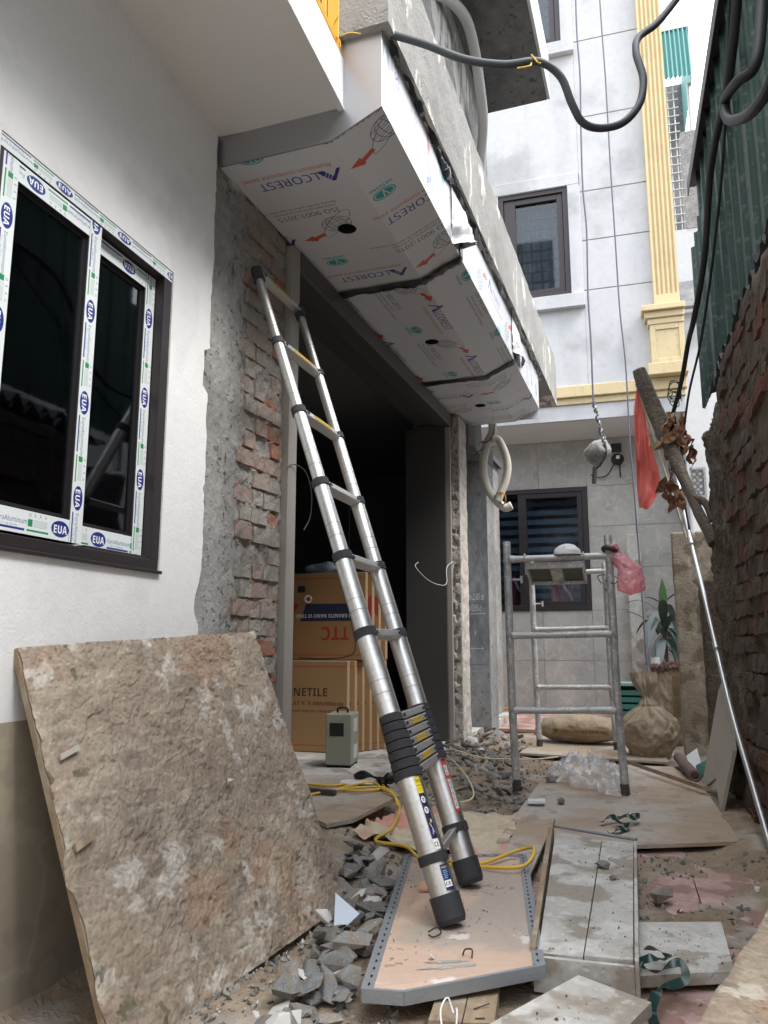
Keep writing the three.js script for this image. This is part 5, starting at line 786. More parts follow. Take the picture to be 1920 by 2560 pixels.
// ------------------------------------------------------------------ things in the doorway
{
  const b1 = canvas(512, 512, (c, w, h) => { c.fillStyle = '#a9855c'; c.fillRect(0, 0, w, h); c.fillStyle = '#9c7650'; for (let i = 0; i < 60; i++) c.fillRect(0, i * 9 + (i % 3), w, 1); c.fillStyle = '#b5493c'; c.fillRect(0, 26, w, 5); c.fillRect(0, 476, w, 5); c.fillStyle = '#4a3826'; c.font = 'bold 96px sans-serif'; c.fillText('B', 70, 200); c.font = 'bold 66px sans-serif'; c.fillText('ENETILE', 138, 200); c.font = 'bold 32px serif'; c.fillText('GẠCH LÁT NỀN 600x600mm', 60, 252); c.font = 'bold 18px sans-serif'; c.fillText('CERAMIC FLOOR TILES (EU) / GROUP BIII', 84, 292); });
  const b2 = canvas(512, 512, (c, w, h) => { c.translate(w, h); c.rotate(Math.PI); c.fillStyle = '#a17a50'; c.fillRect(0, 0, w, h); c.fillStyle = '#a53a34'; c.fillRect(0, 22, w, 4); c.fillRect(0, 482, w, 4); c.beginPath(); c.moveTo(0, 250); c.lineTo(90, 340); c.lineTo(0, 380); c.fill(); c.beginPath(); c.moveTo(w, 190); c.lineTo(w - 70, 330); c.lineTo(w, 340); c.fill(); c.fillStyle = '#262c48'; c.beginPath(); c.moveTo(80, 225); c.lineTo(430, 225); c.lineTo(390, 330); c.lineTo(120, 330); c.fill(); c.fillStyle = '#d8d2c4'; c.font = 'bold 30px sans-serif'; c.fillText('GẠCH GRANITE NANO VI TINH', 30, 268, 440); c.fillStyle = '#a83832'; c.font = 'bold 110px sans-serif'; c.fillText('TTC', 100, 190); c.fillStyle = '#2a2018'; c.fillRect(70, 410, 40, 34); c.fillRect(400, 400, 50, 40); });
  const mk = (name, label, x, y, z, m, w = 0.60, d = 0.05, ry = 0) => {
    const t = thing('tile_carton', label, 'carton', [x, y, z], 'cartons of tiles stacked in the doorway');
    const g = new RoundedBoxGeometry(w, 0.598, d, 2, 0.006); const bm = sh(new THREE.Mesh(buv(g), M.card)); bm.name = 'box'; bm.position.y = 0.299; t.add(bm);
    const f = sh(new THREE.Mesh(new THREE.PlaneGeometry(w - 0.012, 0.586), m)); f.name = 'printed_face'; f.position.set(0, 0.299, d / 2 + 0.0012); t.add(f); t.rotation.y = ry; return t;
  };
  const m1 = mat({ map: b1, roughness: 0.8 }), m2 = mat({ map: b2, roughness: 0.8 });
  mk('', 'front upright tile carton with large dark lettering, lower row', -2.04, 0.087, -4.98, m1);
  for (let i = 1; i < 6; i++) mk('', ['second', 'third', 'fourth', 'fifth', 'sixth'][i - 1] + ' carton counted back from the front one in the lower row', -2.04 + i * 0.035, 0.087, -4.98 - i * 0.056, m1);
  mk('', 'carton printed with upside-down red and blue lettering, front of the upper row', -1.93, 0.689, -5.06, m2, 0.58);
  for (let i = 1; i < 4; i++) mk('', ['second', 'third', 'fourth'][i - 1] + ' carton counted back from the front one in the upper row', -1.93 + i * 0.03, 0.689, -5.06 - i * 0.056, m2, 0.58);
  mk('', 'carton at the left end of the upper row, half hidden by the door post', -2.55, 0.689, -5.10, m2, 0.58);
  mk('', 'carton at the left end of the lower row, hidden behind the door post', -2.67, 0.087, -5.02, m1, 0.6);
  const r = solo('rag', disp(new THREE.SphereGeometry(0.10, 28, 18).scale(1.5, 0.42, 0.9).translate(-1.98, 1.325, -5.16), (x, y, z) => 0.03 * fb3(x * 14, y * 14, z * 14, 3)), M.blind, 'grey crumpled rag lying on top of the upper cartons', 'rag');
  solo('tape_roll', new THREE.TorusGeometry(0.022, 0.007, 8, 24).rotateY(0.5).translate(-2.06, 1.105, -5.02), M.paleCloth, 'small pale tape roll hooked on the upper carton face', 'tape');
  const p = solo('black_cable', tub([hp(-0.5, 1.9, 2.6), hp(-0.5, 1.2, 2.6), hp(-0.46, 0.95, 2.55), hp(-0.42, 0.74, 2.5), hp(-0.6, 0.70, 2.45), hp(-0.8, 0.705, 2.45)], 0.004, 60, 5), M.cableBlack, 'thin black cable hanging in front of the cartons', 'cable');
}
{
  const t = thing('power_unit', 'olive metal power unit with side vents standing on the door threshold', 'machine', [-1.61, 0.087, -4.50]);
  const g = (n, geo, m, par = t) => { const o = sh(new THREE.Mesh(geo, m)); o.name = n; par.add(o); return o; };
  t.rotation.y = 0.12;
  const body = g('case', buv(new RoundedBoxGeometry(0.155, 0.29, 0.22, 3, 0.008)).translate(0, 0.158, 0), M.machine);
  g('display', buv(new RoundedBoxGeometry(0.085, 0.075, 0.006, 2, 0.002)).translate(-0.01, 0.215, 0.111), M.black);
  for (const [r0] of [[0.20], [0.05]]) for (let i = 0; i < 6; i++) g('vent_slot', new THREE.BoxGeometry(0.003, 0.006, 0.10).translate(0.0785, r0 + i * 0.013, 0.0), M.plastWhite, body);
  g('handle', tub([[-0.03, 0.30, 0], [-0.03, 0.325, 0], [0, 0.332, 0], [0.03, 0.325, 0], [0.03, 0.30, 0]], 0.007, 24, 8), M.black);
  for (const [x, z] of [[-0.06, 0.09], [0.06, 0.09], [-0.06, -0.09], [0.06, -0.09]]) g('foot', new THREE.CylinderGeometry(0.012, 0.014, 0.014, 12).translate(x, 0.007, z), M.rubber);
}
{
  const t = thing('yellow_cable', 'yellow extension cable snaking from the doorway over the pink panel', 'cable', [-1, 0.1, -3.3]);
  part(t, 'lead', tub([[-1.65, 0.112, -3.80], [-1.585, 0.112, -3.744], [-1.381, 0.112, -3.714], [-1.254, 0.112, -3.90], [-1.121, 0.112, -3.737], [-1.183, 0.114, -3.614], [-1.308, 0.114, -3.628], [-1.216, 0.117, -3.82], [-1.10, 0.117, -3.66], [-1.021, 0.110, -3.563], [-0.98, 0.08, -3.48]], 0.006, 140, 8), M.yellowCord);
  part(t, 'lead', tub([[-1.55, 0.113, -3.46], [-1.437, 0.113, -3.398], [-1.329, 0.115, -3.576], [-1.122, 0.118, -3.70], [-0.993, 0.09, -3.531], [-0.90, 0.075, -3.11], [-0.885, 0.085, -2.85], [-0.757, 0.09, -2.79], [-0.665, 0.076, -2.689], [-0.5, 0.074, -2.687], [-0.366, 0.09, -2.86], [-0.308, 0.115, -2.796], [-0.327, 0.09, -2.67], [-0.458, 0.075, -2.675], [-0.60, 0.074, -2.72]], 0.006, 200, 8), M.yellowCord);
  const c = thing('pale_cord', 'thin cream cord lying over the grey rubble heap', 'cord', [-0.8, 0.1, -4.3]);
  part(c, 'strand', tub([[-0.98, 0.20, -4.36], [-0.90, 0.17, -4.30], [-0.717, 0.10, -3.90], [-0.70, 0.08, -3.72], [-0.78, 0.075, -3.66], [-0.86, 0.09, -3.65]], 0.0045, 60, 6), M.paleCord);
  part(c, 'strand', tub([[-0.951, 0.21, -4.47], [-0.766, 0.17, -4.45], [-0.641, 0.14, -4.64], [-0.539, 0.10, -4.955], [-0.42, 0.06, -5.40]], 0.0045, 60, 6), M.paleCord);
}
{
  const t = thing('tool_bundle', 'black tool and white paper packet lying on the threshold board', 'tool', [-1.2, 0.104, -3.85]);
  part(t, 'packet', disp(new THREE.BoxGeometry(0.20, 0.008, 0.11, 12, 1, 8).rotateY(0.3).translate(-1.28, 0.112, -3.84), (x, y, z) => 0.006 * fb3(x * 20, y, z * 20, 2)), M.plastWhite);
  part(t, 'handle', tub([[-1.33, 0.125, -3.92], [-1.27, 0.14, -3.90], [-1.20, 0.13, -3.87], [-1.14, 0.12, -3.80]], (u) => 0.014 + 0.008 * Math.sin(u * 9), 30, 8), M.black);
  part(t, 'jaw', disp(new THREE.BoxGeometry(0.05, 0.03, 0.11, 4, 3, 6).rotateY(0.5).rotateX(-0.4).translate(-1.12, 0.138, -3.82), (x, y, z) => 0.008 * fb3(x * 20, y * 20, z * 20, 2)), M.black);
}
solo('steel_bar', slab([[-1.47, 0.127, -3.53], [-1.29, 0.127, -3.50], [-1.29, 0.127, -3.535], [-1.47, 0.127, -3.565]], 0.022, up), M.frameDark, 'short dark steel profile lying on the threshold board', 'steel bar');

// ------------------------------------------------------------------ scaffold frame and what hangs on it
{
  const t = thing('scaffold_frame', 'spattered galvanised scaffold frame standing on the plywood in mid alley', 'scaffold', [-0.32, 0.03, -5.1]);
  const legs = [[-0.568, -4.32, 1.365], [-0.018, -4.36, 1.385], [-0.612, -6.05, 1.43], [-0.062, -6.02, 1.40]];
  for (const [x, z, h] of legs) { const b = x < -0.6 || z < -6 ? 0.045 : (x < -0.3 ? 0.035 : 0.032); const l = part(t, 'leg', tub([[x + (x < -0.3 ? 0.012 : 0.018), b, z], [x, 0.5, z], [x - 0.004, 1.0, z], [x - 0.008, h, z]], 0.0215, 24, 16), M.galv); part(l, 'sleeve', bar(V(x - 0.008, h - 0.115, z), V(x - 0.008, h - 0.105, z), 0.0245), M.galv); part(l, 'base_plug', bar(V(x + (x < -0.3 ? 0.012 : 0.018), b - 0.002, z), V(x + 0.014, b + 0.05, z), 0.0235), M.frameDark); }
  const rungT = (y, n) => { const [a, b] = n ? [legs[2], legs[3]] : [legs[0], legs[1]]; part(t, 'cross_tube', tub([[a[0], y, a[1]], [a[0] + 0.06, y, a[1]], [b[0] - 0.06, y + 0.008, b[1]], [b[0], y + 0.008, b[1]]], (u) => 0.0185 + 0.006 * Math.max(0, 1 - Math.min(u, 1 - u) * 12), 30, 14), M.galv); };
  for (const y of [1.265, 0.843, 0.443]) rungT(y, 0); for (const y of [1.33, 0.905, 0.474]) rungT(y, 1);
  part(t, 'side_tube', bar(V(-0.02, 1.20, -4.38), V(-0.064, 1.22, -6.0), 0.016), M.galv); part(t, 'side_tube', bar(V(-0.016, 0.30, -4.38), V(-0.058, 0.32, -6.0), 0.016), M.galv);
  for (const [x, y, z] of [[-0.548, 1.15, -4.32], [-0.592, 1.10, -6.03]]) part(t, 'brace_pin', merge([bar(V(x, y, z), V(x + 0.05, y, z + 0.005), 0.006), bar(V(x + 0.05, y - 0.02, z + 0.005), V(x + 0.05, y + 0.02, z + 0.005), 0.008)]), M.galv);
  part(t, 'binding_wire', tub([[-0.05, 1.14, -4.36], [0.0, 1.12, -4.33], [0.015, 1.15, -4.37], [-0.04, 1.17, -4.38], [-0.09, 1.16, -4.35], [-0.07, 1.12, -4.34]], 0.003, 40, 5), M.cableBlack);
}
{
  const t = thing('lamp_tray', 'open metal tray hooked under the top tube of the scaffold', 'tray', [-0.31, 1.17, -4.5]);
  const ty = (z) => 1.236 + (z + 4.365) * 0.27, tp = (x0, x1, z0, z1, d, th) => slab([V(x0, ty(z0) + d, z0), V(x1, ty(z0) + d, z0), V(x1, ty(z1) + d, z1), V(x0, ty(z1) + d, z1)], th, V(0, 1, 0));
  part(t, 'tray', merge([tp(-0.482, -0.155, -4.365, -4.625, 0, 0.006), tp(-0.482, -0.155, -4.362, -4.376, 0.012, 0.034), tp(-0.482, -0.155, -4.612, -4.626, 0.010, 0.034), tp(-0.482, -0.468, -4.376, -4.612, 0.010, 0.034), tp(-0.169, -0.155, -4.376, -4.612, 0.010, 0.034), tp(-0.345, -0.285, -4.376, -4.612, -0.0065, 0.008)]), M.galv);
  part(t, 'dark_inlay', merge([tp(-0.462, -0.351, -4.384, -4.604, -0.0075, 0.004), tp(-0.279, -0.175, -4.384, -4.604, -0.0075, 0.004)]), M.black);
  for (const x of [-0.477, -0.160]) part(t, 'hook', tub([[x, 1.18, -4.368], [x, 1.26, -4.356], [x, 1.292, -4.335], [x, 1.285, -4.31], [x, 1.26, -4.30]], 0.005, 30, 6), M.galv);
}
solo('dust_mask', disp(new THREE.SphereGeometry(0.07, 32, 16, 0, Math.PI * 2, 0, Math.PI / 2).scale(1.1, 0.85, 0.7).translate(-0.245, 1.284, -4.34), (x, y, z) => 0.006 * fb3(x * 30, y * 30, z * 30, 2)), M.plastWhite, 'white cup dust mask resting on the top tube of the scaffold', 'mask');
solo('tape_ring', new THREE.TorusGeometry(0.036, 0.013, 12, 32).rotateX(Math.PI / 2 - 0.25).rotateZ(-0.35).translate(-0.018, 1.30, -4.355), M.rubber, 'black tape ring slipped over the right scaffold leg', 'tape');
{
  const t = thing('pink_bag', 'pink plastic bag hanging from the right scaffold leg', 'plastic bag', [0.06, 1.07, -4.35]);
  part(t, 'bag', sheet(60, 40, (u, v) => { const a = u * Math.PI * 2, w = 0.012 + 0.055 * Math.sin(Math.PI * Math.min(1, v * 0.62 + 0.04)) + 0.012 * fb3(Math.cos(a) * 2.5, v * 6, Math.sin(a) * 2.5, 3); const n = fb3(Math.cos(a) * 4 + 5, v * 5, Math.sin(a) * 4, 3); const cl = v > 0.93 ? (1 - v) / 0.07 : 1; return V(0.005 + 0.075 * sst(0, 0.5, v) + Math.cos(a) * w * cl + 0.008 * n, 1.305 - 0.245 * v + 0.01 * n, -4.345 + Math.sin(a) * w * 0.7 * cl); }), M.pinkBag);
  part(t, 'knot', tub([[-0.02, 1.315, -4.335], [0.01, 1.33, -4.335], [0.02, 1.305, -4.34]], 0.012, 16, 8), M.pinkBag);
}
// ------------------------------------------------------------------ flag, branch, poles
{
  const t = thing('red_flag', 'faded red flag hanging limp from a thin pole tied to the branch', 'flag', [0.3, 1.46, -5.25]);
  part(t, 'pole', bar(V(0.203, 2.545, -5.30), V(0.463, 1.40, -5.2), 0.009, 0.007, 10), M.conduitWarm);
  const le = [[0.203, 2.50], [0.178, 2.34], [0.174, 2.008], [0.172, 1.78], [0.180, 1.69]], ri = [[0.212, 2.50], [0.262, 2.22], [0.268, 2.11], [0.312, 1.93], [0.308, 1.80], [0.232, 1.666]];
  const cl = new THREE.CatmullRomCurve3(le.map((p) => V(p[0], p[1], 0)), false, 'centripetal'), cr = new THREE.CatmullRomCurve3(ri.map((p) => V(p[0], p[1], 0)), false, 'centripetal');
  part(t, 'cloth', sheet(40, 70, (u, v) => { const q = cl.getPoint(v).lerp(cr.getPoint(v), u); const f = 0.022 * Math.sin(u * 9 + v * 5) * (0.3 + v) + 0.02 * Math.sin(v * 11 - u * 4) * sst(0.5, 0.7, v); return V(q.x, q.y, -5.285 + f + 0.012 * fb3(u * 4, v * 6, 3, 2)); }), M.flag);
  part(t, 'fold', sheet(24, 24, (u, v) => V(lerp(0.182, 0.262, u) + 0.05 * v * u, lerp(2.12, 2.17, u) - v * (0.12 + 0.16 * u), -5.262 + 0.025 * Math.sin(u * 6 + v * 2))), M.flag);
  part(t, 'star_tip', slab([[0.262, 2.17, -5.245], [0.272, 2.10, -5.245], [0.258, 2.085, -5.245]], 0.002, V(0, 0, 1)), M.yellowCord);
}
{
  const t = thing('dead_branch', 'cut grey tree branch with dead brown leaves leaning over the wall end', 'branch', [0.5, 1.4, -4.8]);
  part(t, 'trunk', tub([[0.221, 2.605, -5.2], [0.25, 2.50, -5.2], [0.281, 2.391, -5.2], [0.342, 2.194, -5.15], [0.401, 1.928, -5.0], [0.451, 1.727, -4.9], [0.497, 1.538, -4.8], [0.56, 1.36, -4.7]], (u, a) => (0.042 + 0.012 * Math.sin(u * 6)) * (1 + 0.14 * fb3(Math.cos(a) * 1.5, u * 9, Math.sin(a) * 1.5, 3)), 110, 18), M.bark);
  part(t, 'cut_end', new THREE.CylinderGeometry(0.040, 0.040, 0.006, 20).rotateX(0.2).rotateZ(0.28).translate(0.220, 2.608, -5.2), M.paleWood);
  part(t, 'side_stub', tub([[0.47, 1.66, -4.86], [0.53, 1.62, -4.82], [0.56, 1.50, -4.78]], (u) => 0.026 - 0.008 * u, 24, 10), M.bark);
  for (let k = 0; k < 9; k++) { const y0 = rr(1.95, 2.25), x0 = 0.40 + rr(-0.05, 0.02); part(t, 'twig', tub([[x0, y0, -5.10], [x0 + rr(-0.06, 0.04), y0 - 0.1, -5.06], [x0 + rr(-0.09, 0.05), y0 - rr(0.2, 0.36), -5.05 + rr(-0.05, 0.05)]], 0.0035, 14, 5), M.bark); }
  const leafG = [0, 1, 2, 3].map((k) => sheet(6, 8, (u, v) => { const w = 0.028 * Math.sin(Math.PI * clamp(v * 0.94 + 0.04)) ; return V((u - 0.5) * 2 * w, -0.085 * v, 0.022 * Math.sin(v * 3 + k) + 0.02 * Math.abs(u - 0.5) * (k - 1) + 0.01 * fb3(u * 3, v * 3, k, 2)); }));
  const clus = [[0.41, 2.19, 18, 0.06], [0.44, 2.05, 14, 0.07], [0.345, 1.80, 8, 0.03], [0.388, 1.74, 9, 0.03], [0.41, 1.96, 8, 0.04], [0.36, 2.08, 6, 0.04]];
  for (const [x, y, n, s] of clus) for (let i = 0; i < n; i++) { const m = sh(new THREE.Mesh(leafG[(R() * 4) | 0], R() < 0.6 ? M.deadLeaf : M.deadLeafB)); m.name = 'dead_leaf'; m.position.set(x + rr(-s, s), y + rr(-s, s) * 1.2, -5.06 + rr(-0.05, 0.05)).sub(t.position); m.rotation.set(rr(-0.7, 0.7), rr(0, 6.3), rr(-0.9, 0.9)); const k = rr(0.7, 1.3); m.scale.set(k, k, k); t.add(m); }
}
solo('aluminium_pole', merge([tub([[0.434, 1.999, -5.5], [0.453, 1.526, -5.15], [0.482, 1.046, -4.7], [0.491, 0.489, -4.0], [0.496, 0.20, -3.5], [0.50, 0.05, -3.25]], 0.0125, 60, 12), bar(V(0.4555, 1.45, -5.08), V(0.4585, 1.40, -5.03), 0.0155), bar(V(0.486, 0.80, -4.40), V(0.487, 0.77, -4.36), 0.015)]), M.aluPlain, 'long bent aluminium pole leaning against the brick wall', 'pole');
// ------------------------------------------------------------------ sacks, plant and clutter at the back
{
  const st = canvas(512, 128, (c, w, h) => { c.fillStyle = '#8c7556'; c.fillRect(0, 0, w, h); c.fillStyle = '#9a8262'; for (let i = 0; i < 64; i++) c.fillRect(i * 8, 0, 3, h); c.fillStyle = '#3f6347'; c.fillRect(20, 44, 36, 44); c.font = 'bold 50px sans-serif'; c.fillText('THÀNH THẮNG ĐA DỤNG', 66, 86, 430); });
  const t = thing('lying_sack', 'full brown woven sack with green lettering lying under the scaffold', 'sack', [-0.33, 0.045, -6.35]);
  const rad = (u) => 0.125 * Math.pow(Math.sin(Math.PI * clamp(0.06 + u * 0.9)), 0.32);
  const body = (u, a, o = 0) => { const r = rad(u) + o, n = 0.012 * fb3(u * 6, Math.cos(a) * 2, Math.sin(a) * 2, 3); return V(-0.60 + 0.57 * u, 0.150 + (r + n) * 0.88 * Math.sin(a), -6.38 + 0.06 * u + (r * 1.35 + n) * Math.cos(a)); };
  part(t, 'sack', sheet(60, 40, (u, v) => body(u, v * Math.PI * 2), (u, v) => [u * 0.57, v * 0.7]), M.sack);
  part(t, 'lettering', sheet(30, 8, (u, v) => body(0.14 + 0.74 * u, -0.42 + 0.72 * v, 0.004)), mat({ map: st, roughness: 0.95 }));
  part(t, 'tied_end', tub([[-0.59, 0.14, -6.38], [-0.63, 0.13, -6.34], [-0.66, 0.10, -6.32]], (u) => 0.03 + 0.016 * Math.sin(u * 5), 16, 12), M.flag);
  part(t, 'twine', tub([[-0.50, 0.235, -6.36], [-0.40, 0.245, -6.34], [-0.45, 0.235, -6.30], [-0.56, 0.22, -6.33]], 0.004, 30, 5), M.yellowCord);
}
function standingSack(name, label, x, z, h, r, y0, mt, neck) {
  const t = thing(name, label, 'sack', [x, y0, z]);
  const f = (u, v) => { const a = u * Math.PI * 2; let w; if (neck) { w = v < 0.62 ? r * Math.pow(Math.sin(Math.PI * (0.16 + Math.pow(v / 0.62, 1.25) * 0.80)), 0.62) : v < 0.70 ? lerp(r * 0.36, r * 0.14, (v - 0.62) / 0.08) : lerp(r * 0.14, r * 0.40, sst(0.70, 0.9, v)) * (1 + 0.25 * Math.sin(a * 3 + 1)); } else w = r * Math.pow(Math.sin(Math.PI * (0.08 + v * 0.84)), 0.35); const pl = neck ? 0.10 * sst(0.3, 0.68, v) * Math.sin(a * 11 + 2 * Math.sin(v * 6)) : 0; const n = 0.16 * fb3(Math.cos(a) * 1.6, v * 4, Math.sin(a) * 1.6 + x, 3) + 0.09 * fb3(Math.cos(a) * 4, v * 9, Math.sin(a) * 4, 3); const W = w * (1 + n + pl); return V(x + Math.cos(a) * W + (neck ? -0.03 * sst(0.6, 1, v) : 0), y0 + h * v + 0.02 * n, z + Math.sin(a) * W * 0.8); };
  part(t, 'sack', sheet(96, 90, f, (u, v) => [u * r * 5, v * h]), mt); return t;
}
standingSack('tied_sack', 'bulging brown sack tied at the neck standing right of the scaffold', 0.175, -5.80, 0.58, 0.185, 0.02, M.sack, true);
{
  const t = standingSack('standing_sack', 'upright brown sack with vertical green lettering behind the tied sack', 0.385, -6.85, 0.60, 0.145, 0.0, M.sack, false);
  const st = canvas(256, 64, (c) => { c.fillStyle = '#7d684c'; c.fillRect(0, 0, 256, 64); c.fillStyle = '#3f6347'; c.font = 'bold 40px sans-serif'; c.fillText('ĐA DỤNG', 20, 46, 220); });
  part(t, 'lettering', sheet(2, 6, (u, v) => V(0.40 + 0.06 * u, 0.22 + 0.32 * v, -6.85 + 0.118 + 0.005 * Math.sin(v * 3.1)), (u, v) => [v, 1 - u]), mat({ map: st, roughness: 0.95 }));
  const r = thing('crumpled_paper', 'crumpled dark printed paper stuffed on top of the upright sack', 'paper', [0.37, 0.58, -6.8]);
  part(r, 'paper', sheet(40, 26, (u, v) => { const n = fb3(u * 7, v * 7, 2, 3), m = fb3(u * 7 + 9, v * 7, 5, 3); return V(0.25 + 0.24 * u + 0.03 * n, 0.60 + 0.06 * m + 0.05 * Math.abs(n), -6.90 + 0.16 * v + 0.03 * m); }), mat({ color: [0.22, 0.13, 0.11], roughness: 0.7 }));
  part(r, 'white_scrap', sheet(12, 8, (u, v) => V(0.25 + 0.07 * u, 0.64 + 0.05 * v + 0.01 * fb3(u * 5, v * 5, 1, 2), -6.76 + 0.03 * Math.sin(u * 4))), M.plastWhite);
}
{
  const t = thing('potted_plant', 'dracaena with drooping dusty leaves behind the upright sack', 'plant', [0.46, 0, -8.6]);
  part(t, 'pot', new THREE.LatheGeometry([[0.0, 0], [0.13, 0], [0.17, 0.26], [0.185, 0.28], [0.16, 0.28], [0.14, 0.24], [0, 0.24]].map((p) => new THREE.Vector2(...p)), 32).translate(0.46, 0.0, -8.6), M.darkConcrete);
  part(t, 'stem', tub([[0.46, 0.2, -8.6], [0.47, 0.6, -8.6], [0.46, 1.05, -8.6]], 0.022, 20, 8), M.bark);
  const leaf = (yb, az, L, w, lift, m) => part(t, 'leaf', sheet(6, 22, (u, v) => { const a = lift - v * (1.15 + 0.9 * (1 - lift)), rad = L * (v - 0.28 * v * v * (1 - lift * 0.5)); const x = Math.cos(az) * rad * 0.75, z = Math.sin(az) * rad * 0.75, y = yb + L * (lift * 1.1 * v - (1.25 - lift) * v * v); const ww = w * Math.pow(Math.sin(Math.PI * clamp(0.05 + v * 0.94)), 0.7) * (u - 0.5) * 2; return V(0.465 + x - Math.sin(az) * ww, y + 0.35 * Math.abs(u - 0.5) * w, -8.6 + z + Math.cos(az) * ww); }), m);
  for (let k = 0; k < 20; k++) leaf(0.80 + rr(0, 0.42), k * 2.4, rr(0.48, 0.66), rr(0.034, 0.05), rr(0.15, 0.85), [M.leaf, M.leafGrey, M.leafGrey, M.leaf][k % 4]);
  for (let k = 0; k < 8; k++) leaf(0.70 + rr(0, 0.25), k * 1.7 + 0.3, rr(0.42, 0.55), 0.042, rr(-0.2, 0.1), k % 2 ? M.leafGrey : M.leaf);
  part(t, 'leaf', sheet(4, 14, (u, v) => V(0.47 + (u - 0.5) * 0.085 * Math.sin(Math.PI * clamp(0.08 + v * 0.9)), 1.05 + 0.42 * v, -8.56 + 0.03 * v)), M.leafBright, 'bright green upright young leaf');
}
{
  const t = thing('green_crate', 'dark green plastic crate behind the tied sack', 'crate', [0.08, 0.02, -8.0]);
  part(t, 'body', merge([rbx(-0.02, 0.26, 0.03, 0.40, -8.16, -8.15, 0.003), rbx(-0.02, 0.26, 0.03, 0.10, -7.86, -7.85, 0.003), rbx(-0.02, -0.01, 0.03, 0.40, -8.15, -7.86, 0.003), rbx(0.25, 0.26, 0.03, 0.40, -8.15, -7.86, 0.003)]), M.green);
  for (let i = 0; i < 4; i++) part(t, 'slat', rbx(-0.02, 0.26, 0.12 + i * 0.065, 0.165 + i * 0.065, -7.86, -7.85, 0.003), M.green);
  part(t, 'lid', rbx(-0.03, 0.27, 0.40, 0.43, -8.17, -7.84, 0.006), mat({ color: [0.20, 0.30, 0.28], roughness: 0.5 }));
}
{
  const t = thing('broom_handle', 'orange and green broom handle lying at the foot of the tiled wall', 'broom', [-1.25, 0.02, -9.35]);
  part(t, 'grip', bar(V(-1.55, 0.045, -9.35), V(-1.15, 0.045, -9.36), 0.014), M.orange); part(t, 'handle', bar(V(-1.15, 0.045, -9.36), V(-0.85, 0.045, -9.37), 0.013), M.green);
}
solo('paper_bag', sheet(24, 16, (u, v) => { const n = fb3(u * 5, v * 5, 2, 3); return V(-0.62 + 0.55 * u + 0.02 * n, 0.03 + 0.05 * Math.abs(n) + 0.07 * Math.exp(-((u - 0.25) ** 2 + (v - 0.3) ** 2) * 30), -7.75 + 0.32 * v); }), M.plastWhite, 'flattened white and orange bag on the paving behind the lying sack', 'bag');
solo('pipe_insulation', merge([tub([[0.345, 0.06, -5.62], [0.36, 0.065, -5.2], [0.375, 0.07, -4.82]], 0.032, 20, 16), new THREE.TorusGeometry(0.026, 0.008, 8, 20).rotateY(0.0).translate(0.376, 0.07, -4.80)]), mat({ color: [0.15, 0.105, 0.09], roughness: 0.85 }), 'brown roll of tube lying beside the tied sack', 'tube');
solo('green_packet', slab([[0.40, 0.10, -5.0], [0.47, 0.15, -4.95], [0.455, 0.13, -4.75], [0.40, 0.06, -4.8]], 0.012, up), M.green, 'small green and white packet between the tube roll and the offcut', 'packet');
solo('white_packet', slab([[0.37, 0.12, -5.25], [0.43, 0.17, -5.22], [0.44, 0.08, -5.05], [0.38, 0.05, -5.1]], 0.01, up), M.plastWhite, 'torn white packet behind the tube roll', 'packet');
// ------------------------------------------------------------------ plastic, cloth, straps
solo('clear_plastic_bag', sheet(90, 70, (u, v) => { const n = fb3(u * 5, v * 4, 1, 4), m = fb3(u * 5 + 7, v * 4, 9, 4), e = Math.pow(Math.sin(Math.PI * clamp(u, 0.001, 0.999)) * Math.sin(Math.PI * clamp(v, 0.001, 0.999)), 0.5); return V(-0.45 + 0.42 * u + 0.05 * m + 0.06 * (1 - v), 0.034 + e * (0.10 - 0.04 * u + 0.10 * Math.abs(n) + 0.05 * Math.abs(fb3(u * 14, v * 10, 3, 2))), -4.95 + 0.72 * v * (0.4 + 0.6 * u) + 0.05 * n); }), M.clearBag, 'crumpled clear plastic bag on the plywood between the scaffold legs', 'plastic bag');
solo('crumpled_cloth', sheet(100, 70, (u, v) => { const x = lerp(-1.02, -0.45, u) + 0.04 * fb3(v * 4, 2, 3, 2), z = lerp(-3.74, -2.95, v) + 0.10 * (u - 0.5) * (v - 0.5) - 0.12 * u * v; const n = fb3(x * 4, 2, z * 4, 3), r = Math.abs(fb3(x * 6 + 4, 5, z * 9, 3)); return V(x, Math.max(gy(x, z), 0.0) + 0.012 + 0.035 * r + 0.018 * Math.abs(n), z); }, (u, v) => [u * 0.57, v * 0.75]), M.cloth, 'crumpled cream and pink cloth spread on the ground behind the ladder', 'cloth');
const strap = (pts, label, w = 0.02) => { const cv = new THREE.CatmullRomCurve3(pts.map((p) => V(...p)), false, 'centripetal'), n = 80; const L = cv.getSpacedPoints(n); return solo('green_strap', sheet(1, n, (u, v) => { const i = Math.round(v * n), p = L[i], q = L[Math.min(n, i + 1)], o = L[Math.max(0, i - 1)], d = q.clone().sub(o); const s = V(-d.z, 0.012 * Math.sin(i * 0.4), d.x).normalize(); return p.clone().addScaledVector(s, (u - 0.5) * w); }), M.greenStrap, label, 'strap', 'cut green packing straps'); };
strap([[-0.11, 0.045, -3.60], [-0.06, 0.055, -3.66], [0.04, 0.06, -3.70], [0.035, 0.06, -3.66], [-0.02, 0.065, -3.62], [-0.05, 0.055, -3.60], [0.0, 0.05, -3.56], [-0.07, 0.04, -3.42]], 'green plastic strap in a loose coil on the big plywood sheet', 0.03);
